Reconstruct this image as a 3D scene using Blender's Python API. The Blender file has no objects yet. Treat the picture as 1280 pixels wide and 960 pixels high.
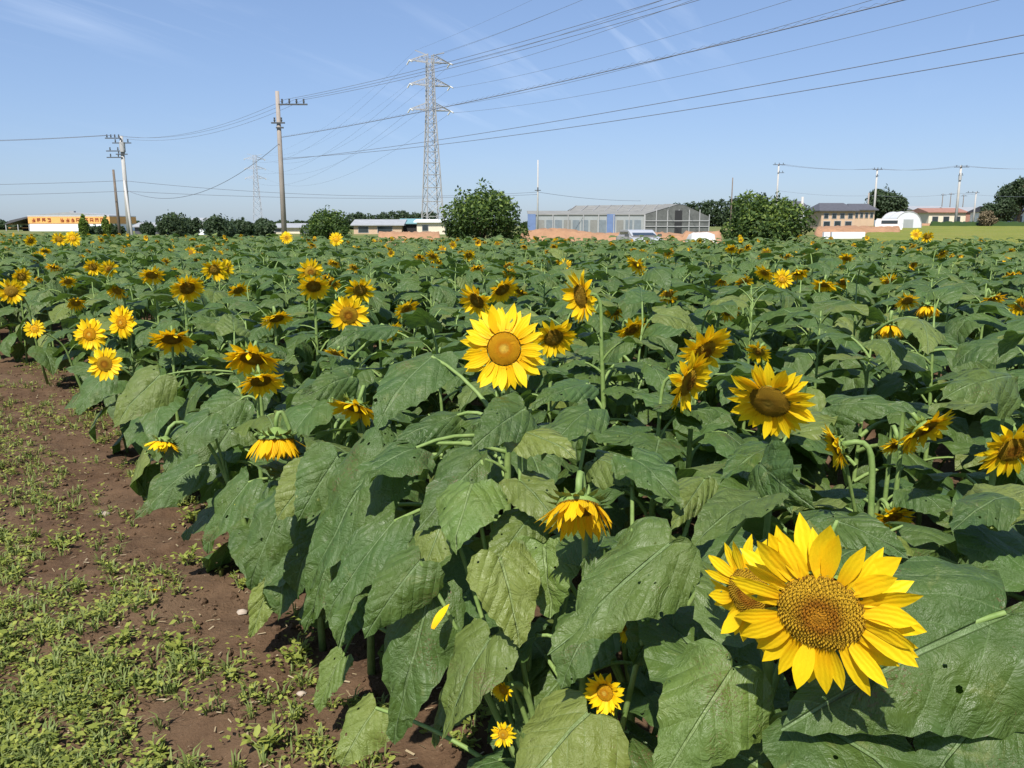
import bpy, math, random
import numpy as np
from mathutils import Vector, Matrix, Quaternion

random.seed(11); rng = np.random.default_rng(11)
S = bpy.context.scene
C = S.collection
R = math.radians

# ------------------------------------------------------------------ camera
F = 1030.0; CX, CY = 640.0, 480.0; HORIZON = 282.0; CAMH = 1.5
PITCH = math.atan((CY - HORIZON) / F)
CP, SP = math.cos(PITCH), math.sin(PITCH)
cam = bpy.data.cameras.new('camera'); camo = bpy.data.objects.new('camera', cam); C.objects.link(camo)
cam.sensor_width = 36.0; cam.lens = 36.0 * F / 1280.0
cam.clip_start = 0.05; cam.clip_end = 6000
camo.location = (0, 0, CAMH); camo.rotation_euler = (math.pi/2 - PITCH, 0, 0)
S.camera = camo

# ------------------------------------------------------------------ world, sun, exposure
SUN_EL, SUN_AZ = R(53), R(195)          # azimuth clockwise from +Y (straight ahead); 180 = behind the camera
w = bpy.data.worlds.new('World'); S.world = w; w.use_nodes = True
nt = w.node_tree; nt.nodes.clear()
out = nt.nodes.new('ShaderNodeOutputWorld'); bg = nt.nodes.new('ShaderNodeBackground')
sky = nt.nodes.new('ShaderNodeTexSky'); sky.sky_type = 'NISHITA'; sky.sun_disc = False
sky.sun_elevation = SUN_EL; sky.sun_rotation = SUN_AZ
sky.altitude = 0; sky.air_density = 1.0; sky.dust_density = 0.6; sky.ozone_density = 3.0
# thin cirrus: streaky noise over the whole dome, in sky directions
tc = nt.nodes.new('ShaderNodeTexCoord')
sep = nt.nodes.new('ShaderNodeSeparateXYZ'); nt.links.new(tc.outputs['Generated'], sep.inputs[0])
def wmath(op, a, b=None, clamp=False):
    n = nt.nodes.new('ShaderNodeMath'); n.operation = op; n.use_clamp = clamp
    for i, v in enumerate((a, b)):
        if v is None: continue
        if isinstance(v, (int, float)): n.inputs[i].default_value = v
        else: nt.links.new(v, n.inputs[i])
    return n.outputs[0]
zz = wmath('ADD', sep.outputs['Z'], 0.12)
zz = wmath('MAXIMUM', zz, 0.05)
px_ = wmath('DIVIDE', sep.outputs['X'], zz); py_ = wmath('DIVIDE', sep.outputs['Y'], zz)
cmb = nt.nodes.new('ShaderNodeCombineXYZ'); nt.links.new(px_, cmb.inputs[0]); nt.links.new(py_, cmb.inputs[1])
mp = nt.nodes.new('ShaderNodeMapping'); mp.vector_type = 'TEXTURE'; mp.inputs['Rotation'].default_value = (0, 0, R(62)); mp.inputs['Scale'].default_value = (2.4, 0.30, 1)
mp.inputs['Location'].default_value = (-4.717, 0.796, 0)
nt.links.new(cmb.outputs[0], mp.inputs['Vector'])
nz = nt.nodes.new('ShaderNodeTexNoise'); nz.inputs['Scale'].default_value = 1.3; nz.inputs['Detail'].default_value = 6; nz.inputs['Roughness'].default_value = 0.55
nz.inputs['Distortion'].default_value = 0.5
nt.links.new(mp.outputs[0], nz.inputs['Vector'])
nz2 = nt.nodes.new('ShaderNodeTexNoise'); nz2.inputs['Scale'].default_value = 0.45; nz2.inputs['Detail'].default_value = 2
nt.links.new(cmb.outputs[0], nz2.inputs['Vector'])
rmp = nt.nodes.new('ShaderNodeMapRange'); rmp.inputs['From Min'].default_value = 0.52; rmp.inputs['From Max'].default_value = 0.86
nt.links.new(nz.outputs['Fac'], rmp.inputs['Value'])
rm2 = nt.nodes.new('ShaderNodeMapRange'); rm2.inputs['From Min'].default_value = 0.42; rm2.inputs['From Max'].default_value = 0.66
nt.links.new(nz2.outputs['Fac'], rm2.inputs['Value'])
cf = wmath('MULTIPLY', rmp.outputs[0], rm2.outputs[0]); fade = nt.nodes.new('ShaderNodeMapRange'); fade.inputs['From Min'].default_value = 0.06; fade.inputs['From Max'].default_value = 0.2; nt.links.new(sep.outputs['Z'], fade.inputs['Value'])
cf = wmath('MULTIPLY', cf, fade.outputs[0]); cf = wmath('MULTIPLY', cf, 0.75, True)
tint = nt.nodes.new('ShaderNodeMix'); tint.data_type = 'RGBA'; tint.blend_type = 'MULTIPLY'; tint.inputs['Factor'].default_value = 1.0
tint.inputs['B'].default_value = (0.78, 0.92, 1.20, 1)
gm = nt.nodes.new('ShaderNodeGamma'); gm.inputs['Gamma'].default_value = 0.62
nt.links.new(sky.outputs[0], gm.inputs['Color']); nt.links.new(gm.outputs[0], tint.inputs['A'])
mx = nt.nodes.new('ShaderNodeMix'); mx.data_type = 'RGBA'
nt.links.new(cf, mx.inputs['Factor']); nt.links.new(tint.outputs['Result'], mx.inputs['A']); mx.inputs['B'].default_value = (4.0, 4.6, 5.6, 1)
nt.links.new(mx.outputs['Result'], bg.inputs['Color']); bg.inputs['Strength'].default_value = 0.15
nt.links.new(bg.outputs[0], out.inputs['Surface'])

sl = bpy.data.lights.new('sun', 'SUN'); so = bpy.data.objects.new('sun', sl); C.objects.link(so)
sl.energy = 4.8; sl.angle = R(0.53); sl.color = (1.0, 0.95, 0.87)
SUNV = Vector((math.sin(SUN_AZ)*math.cos(SUN_EL), math.cos(SUN_AZ)*math.cos(SUN_EL), math.sin(SUN_EL)))
so.rotation_euler = SUNV.to_track_quat('Z', 'Y').to_euler(); so.location = SUNV * 60
vs = S.view_settings; vs.view_transform = 'Standard'; vs.look = 'None'; vs.gamma = 1; vs.use_curve_mapping = False
vs.exposure = 0.58
S.cycles.max_bounces = 5; S.cycles.diffuse_bounces = 3; S.cycles.glossy_bounces = 2; S.cycles.transmission_bounces = 3; S.cycles.transparent_max_bounces = 8
S.cycles.use_denoising = True

# ------------------------------------------------------------------ pixel helpers (a pixel gives a direction, distances are chosen)
def ray(px, py):
    u, v = (px - CX) / F, (CY - py) / F
    return Vector((u, CP + v * SP, -SP + v * CP))       # per unit of optical depth
def at_z(px, py, z):                                    # by optical depth
    return Vector((0, 0, CAMH)) + ray(px, py) * z
def at_d(px, py, d):                                    # by forward distance
    r = ray(px, py); return Vector((0, 0, CAMH)) + r * (d / r.y)
def project(p):
    x, y, z = p[0], p[1], p[2] - CAMH
    dep = y * CP - z * SP; up = y * SP + z * CP
    if dep < 1e-3: return (1e6, 1e6, dep)
    return (CX + F * x / dep, CY - F * up / dep, dep)

# ------------------------------------------------------------------ mesh helpers
class MB:
    def __init__(s): s.v = []; s.f = []; s.m = []
    def add(s, vs, fs, mi=0):
        o = len(s.v); s.v.extend(tuple(v) for v in vs); s.f.extend(tuple(i + o for i in f) for f in fs); s.m.extend([mi] * len(fs)); return s
    def box(s, c, d, mi=0, rot=None):
        x, y, z = d[0]/2, d[1]/2, d[2]/2
        vs = [Vector((a*x, b*y, e*z)) for a in (-1, 1) for b in (-1, 1) for e in (-1, 1)]
        if rot is not None: vs = [rot @ v for v in vs]
        c = Vector(c)
        return s.add([v + c for v in vs], [(0,1,3,2),(4,6,7,5),(0,4,5,1),(2,3,7,6),(0,2,6,4),(1,5,7,3)], mi)
    def tube(s, pts, rad, n=6, mi=0, caps=True):
        pts = [Vector(p) for p in pts]; k = len(pts)
        if not hasattr(rad, '__len__'): rad = [rad] * k
        vs = []; up = Vector((0, 0, 1)); prev = None
        for i, p in enumerate(pts):
            t = (pts[min(i+1, k-1)] - pts[max(i-1, 0)])
            if t.length < 1e-9: t = Vector((0, 0, 1))
            t.normalize()
            if prev is None:
                a = t.cross(up) if abs(t.z) < .95 else t.cross(Vector((0, 1, 0)))
            else:
                a = prev - t * prev.dot(t)
            a.normalize(); prev = a; b = t.cross(a)
            for j in range(n):
                an = 2*math.pi*j/n
                vs.append(p + (a*math.cos(an) + b*math.sin(an)) * rad[i])
        fs = [(i*n+j, i*n+(j+1) % n, (i+1)*n+(j+1) % n, (i+1)*n+j) for i in range(k-1) for j in range(n)]
        if caps: fs += [tuple(range(n))[::-1], tuple((k-1)*n+j for j in range(n))]
        return s.add(vs, fs, mi)
    def prism(s, poly, depth, to3, mi=0):      # poly: list of (a,b); to3(a,b,c)
        n = len(poly)
        vs = [to3(a, b, 0) for a, b in poly] + [to3(a, b, depth) for a, b in poly]
        fs = [tuple(range(n))[::-1], tuple(range(n, 2*n))] + [(i, (i+1) % n, n+(i+1) % n, n+i) for i in range(n)]
        return s.add(vs, fs, mi)
    def mesh(s, name, mats, smooth=False):
        me = bpy.data.meshes.new(name); me.from_pydata(s.v, [], s.f)
        for m in mats: me.materials.append(m)
        if len(mats) > 1: me.polygons.foreach_set('material_index', s.m)
        if smooth: me.polygons.foreach_set('use_smooth', [True]*len(s.f))
        me.update(); return me
    def build(s, name, mat, parent=None, smooth=False):
        return obj(name, s.mesh(name, mat if isinstance(mat, (list, tuple)) else [mat], smooth), parent)
def obj(name, me, parent=None):
    o = bpy.data.objects.new(name, me); C.objects.link(o)
    if parent is not None: o.parent = parent
    return o
def empty(name, loc=(0, 0, 0), rz=0):
    o = bpy.data.objects.new(name, None); C.objects.link(o); o.location = loc; o.rotation_euler = (0, 0, rz); o.empty_display_size = .1
    return o
def tag(o, label=None, cat=None, group=None, kind=None):
    if label: o['label'] = label
    if cat: o['category'] = cat
    if group: o['group'] = group
    if kind: o['kind'] = kind
    return o
def np_mesh(name, V, Fc, mats, smooth=False, uv=None, mi=None):
    """V (n,3), Fc list of arrays of equal-length faces"""
    me = bpy.data.meshes.new(name)
    V = np.asarray(V, dtype=np.float32)
    loops = np.concatenate([f.ravel() for f in Fc]).astype(np.int32)
    tot = np.concatenate([np.full(len(f), f.shape[1]) for f in Fc]).astype(np.int32)
    st = np.concatenate([[0], np.cumsum(tot)[:-1]]).astype(np.int32)
    me.vertices.add(len(V)); me.vertices.foreach_set('co', V.ravel())
    me.loops.add(len(loops)); me.loops.foreach_set('vertex_index', loops)
    me.polygons.add(len(tot)); me.polygons.foreach_set('loop_start', st); me.polygons.foreach_set('loop_total', tot)
    if smooth: me.polygons.foreach_set('use_smooth', np.ones(len(tot), dtype=bool))
    if mi is not None: me.polygons.foreach_set('material_index', np.asarray(mi, dtype=np.int32))
    if uv is not None:
        l = me.uv_layers.new(name='UVMap'); l.data.foreach_set('uv', np.asarray(uv, dtype=np.float32)[loops].ravel())
    for m in mats: me.materials.append(m)
    me.update(calc_edges=True); me.validate(); return me

# ------------------------------------------------------------------ materials
class NT:
    def __init__(s, name):
        s.m = bpy.data.materials.new(name); s.m.use_nodes = True; s.t = s.m.node_tree; s.t.nodes.clear()
        s.out = s.n('ShaderNodeOutputMaterial')
    def n(s, typ, **kw):
        nd = s.t.nodes.new(typ)
        for k, v in kw.items(): setattr(nd, k, v)
        return nd
    def l(s, a, b): s.t.links.new(a, b)
    def set(s, inp, v):
        if isinstance(v, bpy.types.NodeSocket): s.l(v, inp)
        elif isinstance(v, (tuple, list)) and len(v) == 3 and inp.type == 'RGBA': inp.default_value = (*v, 1)
        else: inp.default_value = v
    def math(s, op, a, b=0.0, c=None, clamp=False):
        nd = s.n('ShaderNodeMath', operation=op, use_clamp=clamp); s.set(nd.inputs[0], a); s.set(nd.inputs[1], b)
        if c is not None: s.set(nd.inputs[2], c)
        return nd.outputs[0]
    def mix(s, f, a, b, mode='MIX'):
        nd = s.n('ShaderNodeMix', data_type='RGBA', blend_type=mode); s.set(nd.inputs['Factor'], f); s.set(nd.inputs['A'], a); s.set(nd.inputs['B'], b)
        return nd.outputs['Result']
    def rng(s, v, a, b, c=0., d=1., smooth=False):
        nd = s.n('ShaderNodeMapRange'); s.set(nd.inputs['Value'], v)
        if smooth: nd.interpolation_type = 'SMOOTHSTEP'
        for k, x in zip(('From Min', 'From Max', 'To Min', 'To Max'), (a, b, c, d)): nd.inputs[k].default_value = x
        return nd.outputs[0]
    def noise(s, scale, detail=3, rough=.5, vec=None, dist=0.):
        nd = s.n('ShaderNodeTexNoise'); nd.inputs['Scale'].default_value = scale; nd.inputs['Detail'].default_value = detail
        nd.inputs['Roughness'].default_value = rough; nd.inputs['Distortion'].default_value = dist
        if vec is not None: s.l(vec, nd.inputs['Vector'])
        return nd.outputs['Fac']
    def coord(s, k='Object'): return s.n('ShaderNodeTexCoord').outputs[k]
    def pos(s): return s.n('ShaderNodeNewGeometry').outputs['Position']
    def xyz(s, v):
        nd = s.n('ShaderNodeSeparateXYZ'); s.l(v, nd.inputs[0]); return nd.outputs
    def rand(s):
        a = s.n('ShaderNodeObjectInfo').outputs['Random']; b = s.n('ShaderNodeNewGeometry').outputs['Random Per Island']
        return s.math('FRACT', s.math('ADD', a, b))
    def bump(s, h, strength=.5, dist=.01):
        nd = s.n('ShaderNodeBump'); nd.inputs['Strength'].default_value = strength; nd.inputs['Distance'].default_value = dist
        s.l(h, nd.inputs['Height']); return nd.outputs[0]
    def bsdf(s, col, rough=.6, spec=.4, normal=None, metal=0., sheen=0.):
        nd = s.n('ShaderNodeBsdfPrincipled'); s.set(nd.inputs['Base Color'], col); s.set(nd.inputs['Roughness'], rough)
        s.set(nd.inputs['Specular IOR Level'], spec); s.set(nd.inputs['Metallic'], metal)
        if normal is not None: s.l(normal, nd.inputs['Normal'])
        return nd.outputs[0]
    def leafy(s, col, tcol, tw, rough=.5, spec=.4, normal=None):
        p = s.bsdf(col, rough, spec, normal)
        t = s.n('ShaderNodeBsdfTranslucent'); s.set(t.inputs['Color'], tcol)
        if normal is not None: s.l(normal, t.inputs['Normal'])
        mx = s.n('ShaderNodeMixShader'); mx.inputs[0].default_value = tw; s.l(p, mx.inputs[1]); s.l(t.outputs[0], mx.inputs[2])
        return mx.outputs[0]
    def done(s, sh): s.l(sh, s.out.inputs['Surface']); return s.m

def plain(name, col, rough=.7, spec=.3, var=.18, scale=2., metal=0., bump=.0):
    t = NT(name); f = t.noise(scale, 5, .6, t.pos()); f2 = t.noise(scale*9, 3, .6, t.pos())
    f = t.rng(t.math('ADD', t.math('MULTIPLY', f, .7), t.math('MULTIPLY', f2, .3)), .3, .7)
    c = t.mix(f, tuple(x*(1-var) for x in col), tuple(min(1, x*(1+var)) for x in col))
    return t.done(t.bsdf(c, rough, spec, t.bump(f2, bump, .02) if bump else None, metal))

M = {}
def leaf_material(name, top, under, trans, vein, holes=False):
    t = NT(name)
    uvn = t.n('ShaderNodeUVMap'); uvn.uv_map = 'UVMap'
    x, y, _ = t.xyz(uvn.outputs[0])
    ax = t.math('ABSOLUTE', x)
    mid = t.rng(t.math('SUBTRACT', ax, t.rng(y, 0, 1, .013, .003)), .0, .008, 1, 0, True)
    s_ = t.math('SUBTRACT', y, t.math('MULTIPLY', ax, 1.05)); s_ = t.math('SUBTRACT', s_, t.math('MULTIPLY', t.math('MULTIPLY', ax, ax), .9))
    s_ = t.math('ADD', s_, t.math('MULTIPLY', t.math('SIGN', x), .035))
    wob = t.noise(5, 2, .5, uvn.outputs[0]); s_ = t.math('ADD', s_, t.math('MULTIPLY', wob, .05))
    fr = t.math('FRACT', t.math('DIVIDE', t.math('ADD', s_, 2.01), .205))
    dist = t.math('ABSOLUTE', t.math('SUBTRACT', fr, .5))          # 0.5 on a vein
    side = t.rng(dist, .462, .497, 0, 1, True)
    side = t.math('MULTIPLY', side, t.rng(ax, .0, .42, 1, .35))
    vo = t.n('ShaderNodeTexVoronoi', feature='DISTANCE_TO_EDGE'); vo.inputs['Scale'].default_value = 26; t.l(uvn.outputs[0], vo.inputs['Vector'])
    net = t.rng(vo.outputs['Distance'], .0, .06, 1, 0)
    veins = t.math('MAXIMUM', mid, t.math('MULTIPLY', side, .75)); veins2 = veins
    rnd = t.rand()
    p = t.pos()
    mott = t.noise(30, 4, .65, p); big = t.noise(6.5, 2, .5, p)
    c = t.mix(rnd, tuple(v*.80 for v in top), tuple(min(1, v*1.2) for v in top))
    c = t.mix(t.rng(big, .35, .7), c, (top[0]*1.25, top[1]*1.05, top[2]*.75))
    c = t.mix(t.rng(mott, .35, .75, 0, .28), c, (top[0]*1.5, top[1]*1.35, top[2]*1.6))
    # some leaves yellowish, brown specks and dry margins
    yel = t.rng(t.math('FRACT', t.math('MULTIPLY', rnd, 7.13)), .80, 1., 0, .7)
    c = t.mix(yel, c, (.19, .22, .045))
    sp = t.noise(55, 3, .6, uvn.outputs[0]); sp = t.rng(t.math('MULTIPLY', sp, t.noise(9, 2, .5, p)), .37, .42)
    c = t.mix(t.math('MULTIPLY', sp, .8), c, (.11, .075, .03))
    pat = t.rng(t.noise(13, 4, .7, p, 1.2), .60, .72, 0, .55); c = t.mix(pat, c, (.17, .20, .06))
    c = t.mix(t.math('MULTIPLY', veins2, .48), c, vein)
    back = t.n('ShaderNodeNewGeometry').outputs['Backfacing']
    uc = t.mix(t.math('MULTIPLY', veins2, .6), under, tuple(min(1, v*1.5) for v in under))
    c = t.mix(back, c, uc)
    puff = t.rng(dist, 0, .5, 1, 0); puff = t.math('POWER', puff, .6)
    hgt = t.math('ADD', t.math('MULTIPLY', puff, .28), t.math('MULTIPLY', t.noise(22, 5, .65, p, .8), 1.5))
    hgt = t.math('SUBTRACT', hgt, t.math('MULTIPLY', mid, .5));
    nb = t.bump(hgt, .75, .014)
    sh = t.leafy(c, trans, .2, t.rng(mott, .3, .7, .38, .60), .45, nb)
    if not holes: return t.done(sh)
    # insect bites: a few small holes, unevenly spread over the leaves
    wv = t.n('ShaderNodeVectorMath', operation='ADD'); t.l(uvn.outputs[0], wv.inputs[0])
    cb = t.n('ShaderNodeCombineXYZ'); t.l(t.math('MULTIPLY', rnd, 37.), cb.inputs[2]); t.l(cb.outputs[0], wv.inputs[1])
    vh = t.n('ShaderNodeTexVoronoi'); vh.inputs['Scale'].default_value = 11; t.l(wv.outputs[0], vh.inputs['Vector'])
    d_ = t.math('ADD', vh.outputs['Distance'], t.math('MULTIPLY', t.math('SUBTRACT', t.noise(45, 2, .5, uvn.outputs[0]), .5), .22))
    pick = t.math('GREATER_THAN', t.xyz(vh.outputs['Color'])[0], .80)
    hole = t.math('MULTIPLY', t.math('LESS_THAN', d_, t.math('MULTIPLY', t.xyz(vh.outputs['Color'])[1], .26)), pick)
    hole = t.math('MULTIPLY', hole, t.math('GREATER_THAN', ax, .03))
    tr = t.n('ShaderNodeBsdfTransparent'); ms = t.n('ShaderNodeMixShader'); t.l(hole, ms.inputs[0]); t.l(sh, ms.inputs[1]); t.l(tr.outputs[0], ms.inputs[2])
    return t.done(ms.outputs[0])
M['leaf'] = leaf_material('leaf_green', (.055, .105, .024), (.13, .19, .07), (.15, .28, .03), (.20, .29, .12))
M['leaf_bitten'] = leaf_material('leaf_bitten', (.055, .105, .024), (.13, .19, .07), (.15, .28, .03), (.20, .29, .12), True)
M['leaf_pale'] = leaf_material('leaf_pale', (.092, .155, .034), (.15, .21, .08), (.20, .32, .04), (.25, .33, .13), True)
M['leaf_far'] = leaf_material('leaf_canopy', (.076, .128, .036), (.13, .19, .085), (.15, .28, .03), (.16, .25, .10))

def stem_mat(name, a, b):
    t = NT(name); f = t.noise(40, 4, .6, t.coord('Object'))
    return t.done(t.bsdf(t.mix(t.rng(f, .3, .7), a, b), .6, .3, t.bump(f, .4, .004)))
M['stem'] = stem_mat('stem_green', (.13, .21, .05), (.21, .29, .09))
M['bract'] = stem_mat('bract_green', (.12, .20, .04), (.22, .31, .08))

def petal_mat():
    t = NT('petal_yellow')
    uvn = t.n('ShaderNodeUVMap'); uvn.uv_map = 'UVMap'; x, y, _ = t.xyz(uvn.outputs[0])
    rnd = t.rand()
    c = t.mix(t.rng(y, 0, .5), (.84, .42, .004), (.90, .62, .008))
    c = t.mix(t.math('MULTIPLY', rnd, .5), c, (.92, .70, .015))
    st = t.noise(1.0, 2, .5, None)
    wv = t.math('SINE', t.math('ADD', t.math('MULTIPLY', x, 70.), t.math('MULTIPLY', t.noise(3., 3, .6, uvn.outputs[0]), 9.)))
    nb = t.bump(wv, .15, .002)
    c = t.mix(t.rng(wv, .2, 1, 0, .08), c, (.70, .38, .003))
    return t.done(t.leafy(c, (.95, .62, .01), .35, .55, .2, nb))
M['petal'] = petal_mat()
def petal_old():
    t = NT('petal_golden'); rnd = t.rand()
    uvn = t.n('ShaderNodeUVMap'); uvn.uv_map = 'UVMap'; x, y, _ = t.xyz(uvn.outputs[0])
    c = t.mix(rnd, (.88, .54, .006), (.94, .66, .010)); c = t.mix(t.rng(y, .8, 1., 0, .5), c, (.55, .28, .01))
    wv = t.math('SINE', t.math('MULTIPLY', x, 95.))
    return t.done(t.leafy(c, (.95, .52, .008), .48, .6, .2, t.bump(wv, .35, .002)))
M['petal_old'] = petal_old()
def disc_mat(name, c0, c1, c2, c3):
    t = NT(name); p = t.coord('Object'); x, y, z = t.xyz(p)
    r = t.math('SQRT', t.math('ADD', t.math('MULTIPLY', x, x), t.math('MULTIPLY', y, y)))
    r = t.math('DIVIDE', r, .42); r = t.math('ADD', r, t.math('MULTIPLY', t.math('SUBTRACT', t.noise(14, 3, .6, p), .5), .25))
    cr = t.n('ShaderNodeValToRGB'); e = cr.color_ramp.elements
    e[0].position = 0.0; e[0].color = (*c0, 1); e[1].position = 1.0; e[1].color = (*c3, 1)
    for pos, c in ((.22, c0), (.36, c1), (.70, c2), (.92, c2)):
        q = e.new(pos); q.color = (*c, 1)
    t.l(r, cr.inputs[0]); rnd = t.n('ShaderNodeNewGeometry').outputs['Random Per Island']
    c = t.mix(t.math('MULTIPLY', rnd, .16), cr.outputs[0], tuple(v*.35 for v in c2))
    f = t.noise(55, 2, .6, p)
    return t.done(t.bsdf(c, .85, .15, t.bump(f, .8, .02)))
M['disc_gold'] = disc_mat('disc_gold', (.50, .22, .012), (.34, .13, .008), (.66, .40, .025), (.34, .17, .012))
M['disc_orange'] = disc_mat('disc_orange', (.86, .56, .07), (.82, .34, .01), (.92, .50, .015), (.82, .38, .01))
M['disc_brown'] = disc_mat('disc_brown', (.46, .29, .035), (.38, .21, .018), (.44, .26, .02), (.40, .22, .014))

def soil_mat():
    t = NT('soil'); p = t.pos(); x, y, z = t.xyz(p)
    a = t.noise(1.2, 5, .6, p); b = t.noise(9, 5, .65, p); c_ = t.noise(70, 4, .7, p)
    c = t.mix(t.rng(b, .3, .72), (.060, .034, .019), (.122, .074, .042))
    c = t.mix(t.rng(a, .45, .7, 0, .55), c, (.145, .098, .06))
    c = t.mix(t.rng(c_, .62, .78, 0, .55), c, (.34, .26, .18))
    # far land: dry grass and stubble
    far = t.rng(y, 24, 40)
    g = t.mix(t.rng(t.noise(.06, 4, .6, p), .4, .6), (.10, .14, .035), (.17, .16, .06))
    c = t.mix(far, c, g)
    h = t.math('ADD', t.math('MULTIPLY', b, .7), t.math('MULTIPLY', c_, .35))
    return t.done(t.bsdf(c, .95, .15, t.bump(h, .9, .03)))
M['soil'] = soil_mat()
M['bank'] = plain('bare_earth', (.33, .19, .11), .95, .1, .3, .5, bump=.6)
def weedmat(name, a, b, tr):
    t = NT(name); r_ = t.rand(); return t.done(t.leafy(t.mix(r_, a, b), tr, .3, .6, .25))
M['weed'] = weedmat('weed_green', (.16, .20, .035), (.33, .36, .075), (.28, .34, .05))
M['weed_dark'] = weedmat('weed_dark', (.12, .17, .04), (.24, .28, .09), (.2, .28, .05))
M['straw'] = weedmat('straw', (.36, .28, .16), (.48, .40, .26), (.3, .25, .12))
M['stone'] = plain('stone', (.36, .30, .24), .9, .2, .25, 30)
M['foliage'] = weedmat('foliage_dark', (.028, .058, .014), (.065, .11, .024), (.09, .16, .02))
M['foliage_new'] = weedmat('foliage_young', (.11, .17, .03), (.18, .24, .05), (.2, .3, .04))
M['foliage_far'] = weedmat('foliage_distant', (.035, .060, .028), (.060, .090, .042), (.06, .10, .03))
M['bark'] = plain('bark', (.13, .10, .075), .9, .1, .3, 8, bump=.6)
M['concrete'] = plain('pole_concrete', (.29, .255, .225), .85, .2, .15, 1.5)
M['concrete_light'] = plain('pole_concrete_light', (.42, .41, .39), .8, .2, .1, 1.5)
M['wood'] = plain('pole_wood', (.16, .13, .105), .9, .1, .25, 3)
M['steel'] = plain('galvanised_steel', (.36, .36, .36), .6, .35, .12, .4)
M['steel_hazed'] = plain('galvanised_steel_hazed', (.42, .45, .50), .7, .2, .1, .3)  # distance haze put into the colour: same steel, paler and bluer
M['hardware'] = plain('pole_hardware', (.07, .075, .08), .6, .3, .1, 3)
M['wire'] = plain('wire_grey', (.16, .18, .22), .6, .3, .1, 1)
M['insul'] = plain('insulator', (.55, .55, .52), .4, .5, .1, 3)
M['white'] = plain('white_wall', (.78, .80, .82), .7, .3, .05, .6)
M['white_blue'] = plain('white_steel_wall', (.74, .80, .86), .6, .3, .05, .6)
M['orange'] = plain('orange_band', (.78, .40, .13), .7, .3, .06, .6)
M['sign_red'] = plain('sign_letters', (.30, .07, .03), .7, .2, .05, .6)
M['roof_dark'] = plain('roof_tile_dark', (.085, .085, .095), .6, .35, .2, 2)
M['roof_grey'] = plain('roof_grey', (.30, .31, .32), .6, .35, .15, 1)
M['roof_red'] = plain('roof_russet', (.30, .16, .12), .7, .2, .15, 1)
M['roof_teal'] = plain('roof_teal', (.16, .30, .32), .6, .3, .12, 1)
M['tan'] = plain('tan_wall', (.50, .36, .25), .85, .2, .1, 1)
M['cream'] = plain('cream_wall', (.66, .58, .45), .85, .2, .08, 1)
M['dark'] = plain('dark_interior', (.03, .03, .032), .8, .2, .1, 1)
M['net'] = plain('shade_net', (.215, .215, .20), .9, .1, .22, .7)
M['film'] = plain('greenhouse_film', (.30, .32, .32), .45, .4, .12, .8)
M['film_white'] = plain('white_film', (.58, .60, .62), .5, .4, .06, .8)
M['film_dark'] = plain('film_dark', (.17, .20, .22), .4, .5, .2, 2)
M['blue'] = plain('blue_sheet', (.13, .19, .34), .6, .3, .15, 1.5)
M['paintsilver'] = plain('car_silver', (.50, .51, .52), .3, .5, .05, 1, metal=.3)
M['paintwhite'] = plain('car_white', (.78, .78, .76), .3, .5, .04, 1)
M['rubber'] = plain('rubber', (.025, .025, .025), .9, .2, .1, 4)
M['sheetwhite'] = plain('white_tarpaulin', (.52, .52, .49), .6, .3, .08, 2)
def glassm():
    t = NT('glass_dark'); return t.done(t.bsdf((.03, .04, .045), .08, .6))
M['glass'] = glassm()
def ricem():
    t = NT('rice_green'); p = t.pos(); a = t.noise(.15, 4, .6, p); b = t.noise(2.5, 4, .7, p)
    c = t.mix(t.rng(b, .3, .7), (.15, .19, .030), (.24, .26, .05)); c = t.mix(t.rng(a, .4, .65, 0, .6), c, (.28, .26, .07))
    return t.done(t.leafy(c, (.3, .36, .06), .15, .8, .15, t.bump(b, 1., .2)))
M['rice'] = ricem()

# ------------------------------------------------------------------ the land
def smooth01(a, b, x):
    t = np.clip((x - a) / (b - a), 0, 1); return t*t*(3-2*t)
def terr(x, y):
    return 1.12 * smooth01(58, 165, np.asarray(y, float)) * smooth01(-12, 55, np.asarray(x, float))
EN = Vector((.814, .581, 0)); ET = Vector((-.581, .814, 0))       # inward normal and direction of the field's edge
EDGE = 0.97
def in_field(x, y, m=0.0):
    """signed-ish depth into the field: >=0 inside the stems' footprint"""
    d1 = .814*x + .581*y - (EDGE + .17)
    d2 = y - (8.75 + 0.04*(-x))                 # past the corner the edge turns left
    return max(d1, d2) - m if (x < -4.4) else d1 - m
_T = {}
def vnoise(x, y, seed):
    if seed not in _T: _T[seed] = np.random.default_rng(seed).random((256, 256))
    T = _T[seed]
    xi = np.floor(x).astype(int); yi = np.floor(y).astype(int); fx = x-xi; fy = y-yi
    fx = fx*fx*(3-2*fx); fy = fy*fy*(3-2*fy)
    a = T[xi % 256, yi % 256]; b = T[(xi+1) % 256, yi % 256]; c = T[xi % 256, (yi+1) % 256]; d = T[(xi+1) % 256, (yi+1) % 256]
    return (a*(1-fx)+b*fx)*(1-fy) + (c*(1-fx)+d*fx)*fy
def ground_h(x, y):
    x = np.asarray(x, float); y = np.asarray(y, float)
    near = 1 - smooth01(12, 20, y)
    h = (vnoise(x*1.1, y*1.1, 1)-.5)*.06 + (vnoise(x*4.3, y*4.3, 2)-.5)*.045 + np.abs(vnoise(x*11, y*11, 3)-.5)*.05 + (vnoise(x*24, y*24, 4)-.5)*.018
    return terr(x, y) + h*near
def grow(a0, step, lim, sgn):
    o = []; x = a0; s = step
    while abs(x) < lim: s *= 1.16; x += sgn*s; o.append(x)
    return o
xs = np.array(sorted(grow(-8.5, .04, 1500, -1)) + list(np.arange(-8.5, 2.2, .04)) + grow(2.2, .05, 1500, 1))
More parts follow.
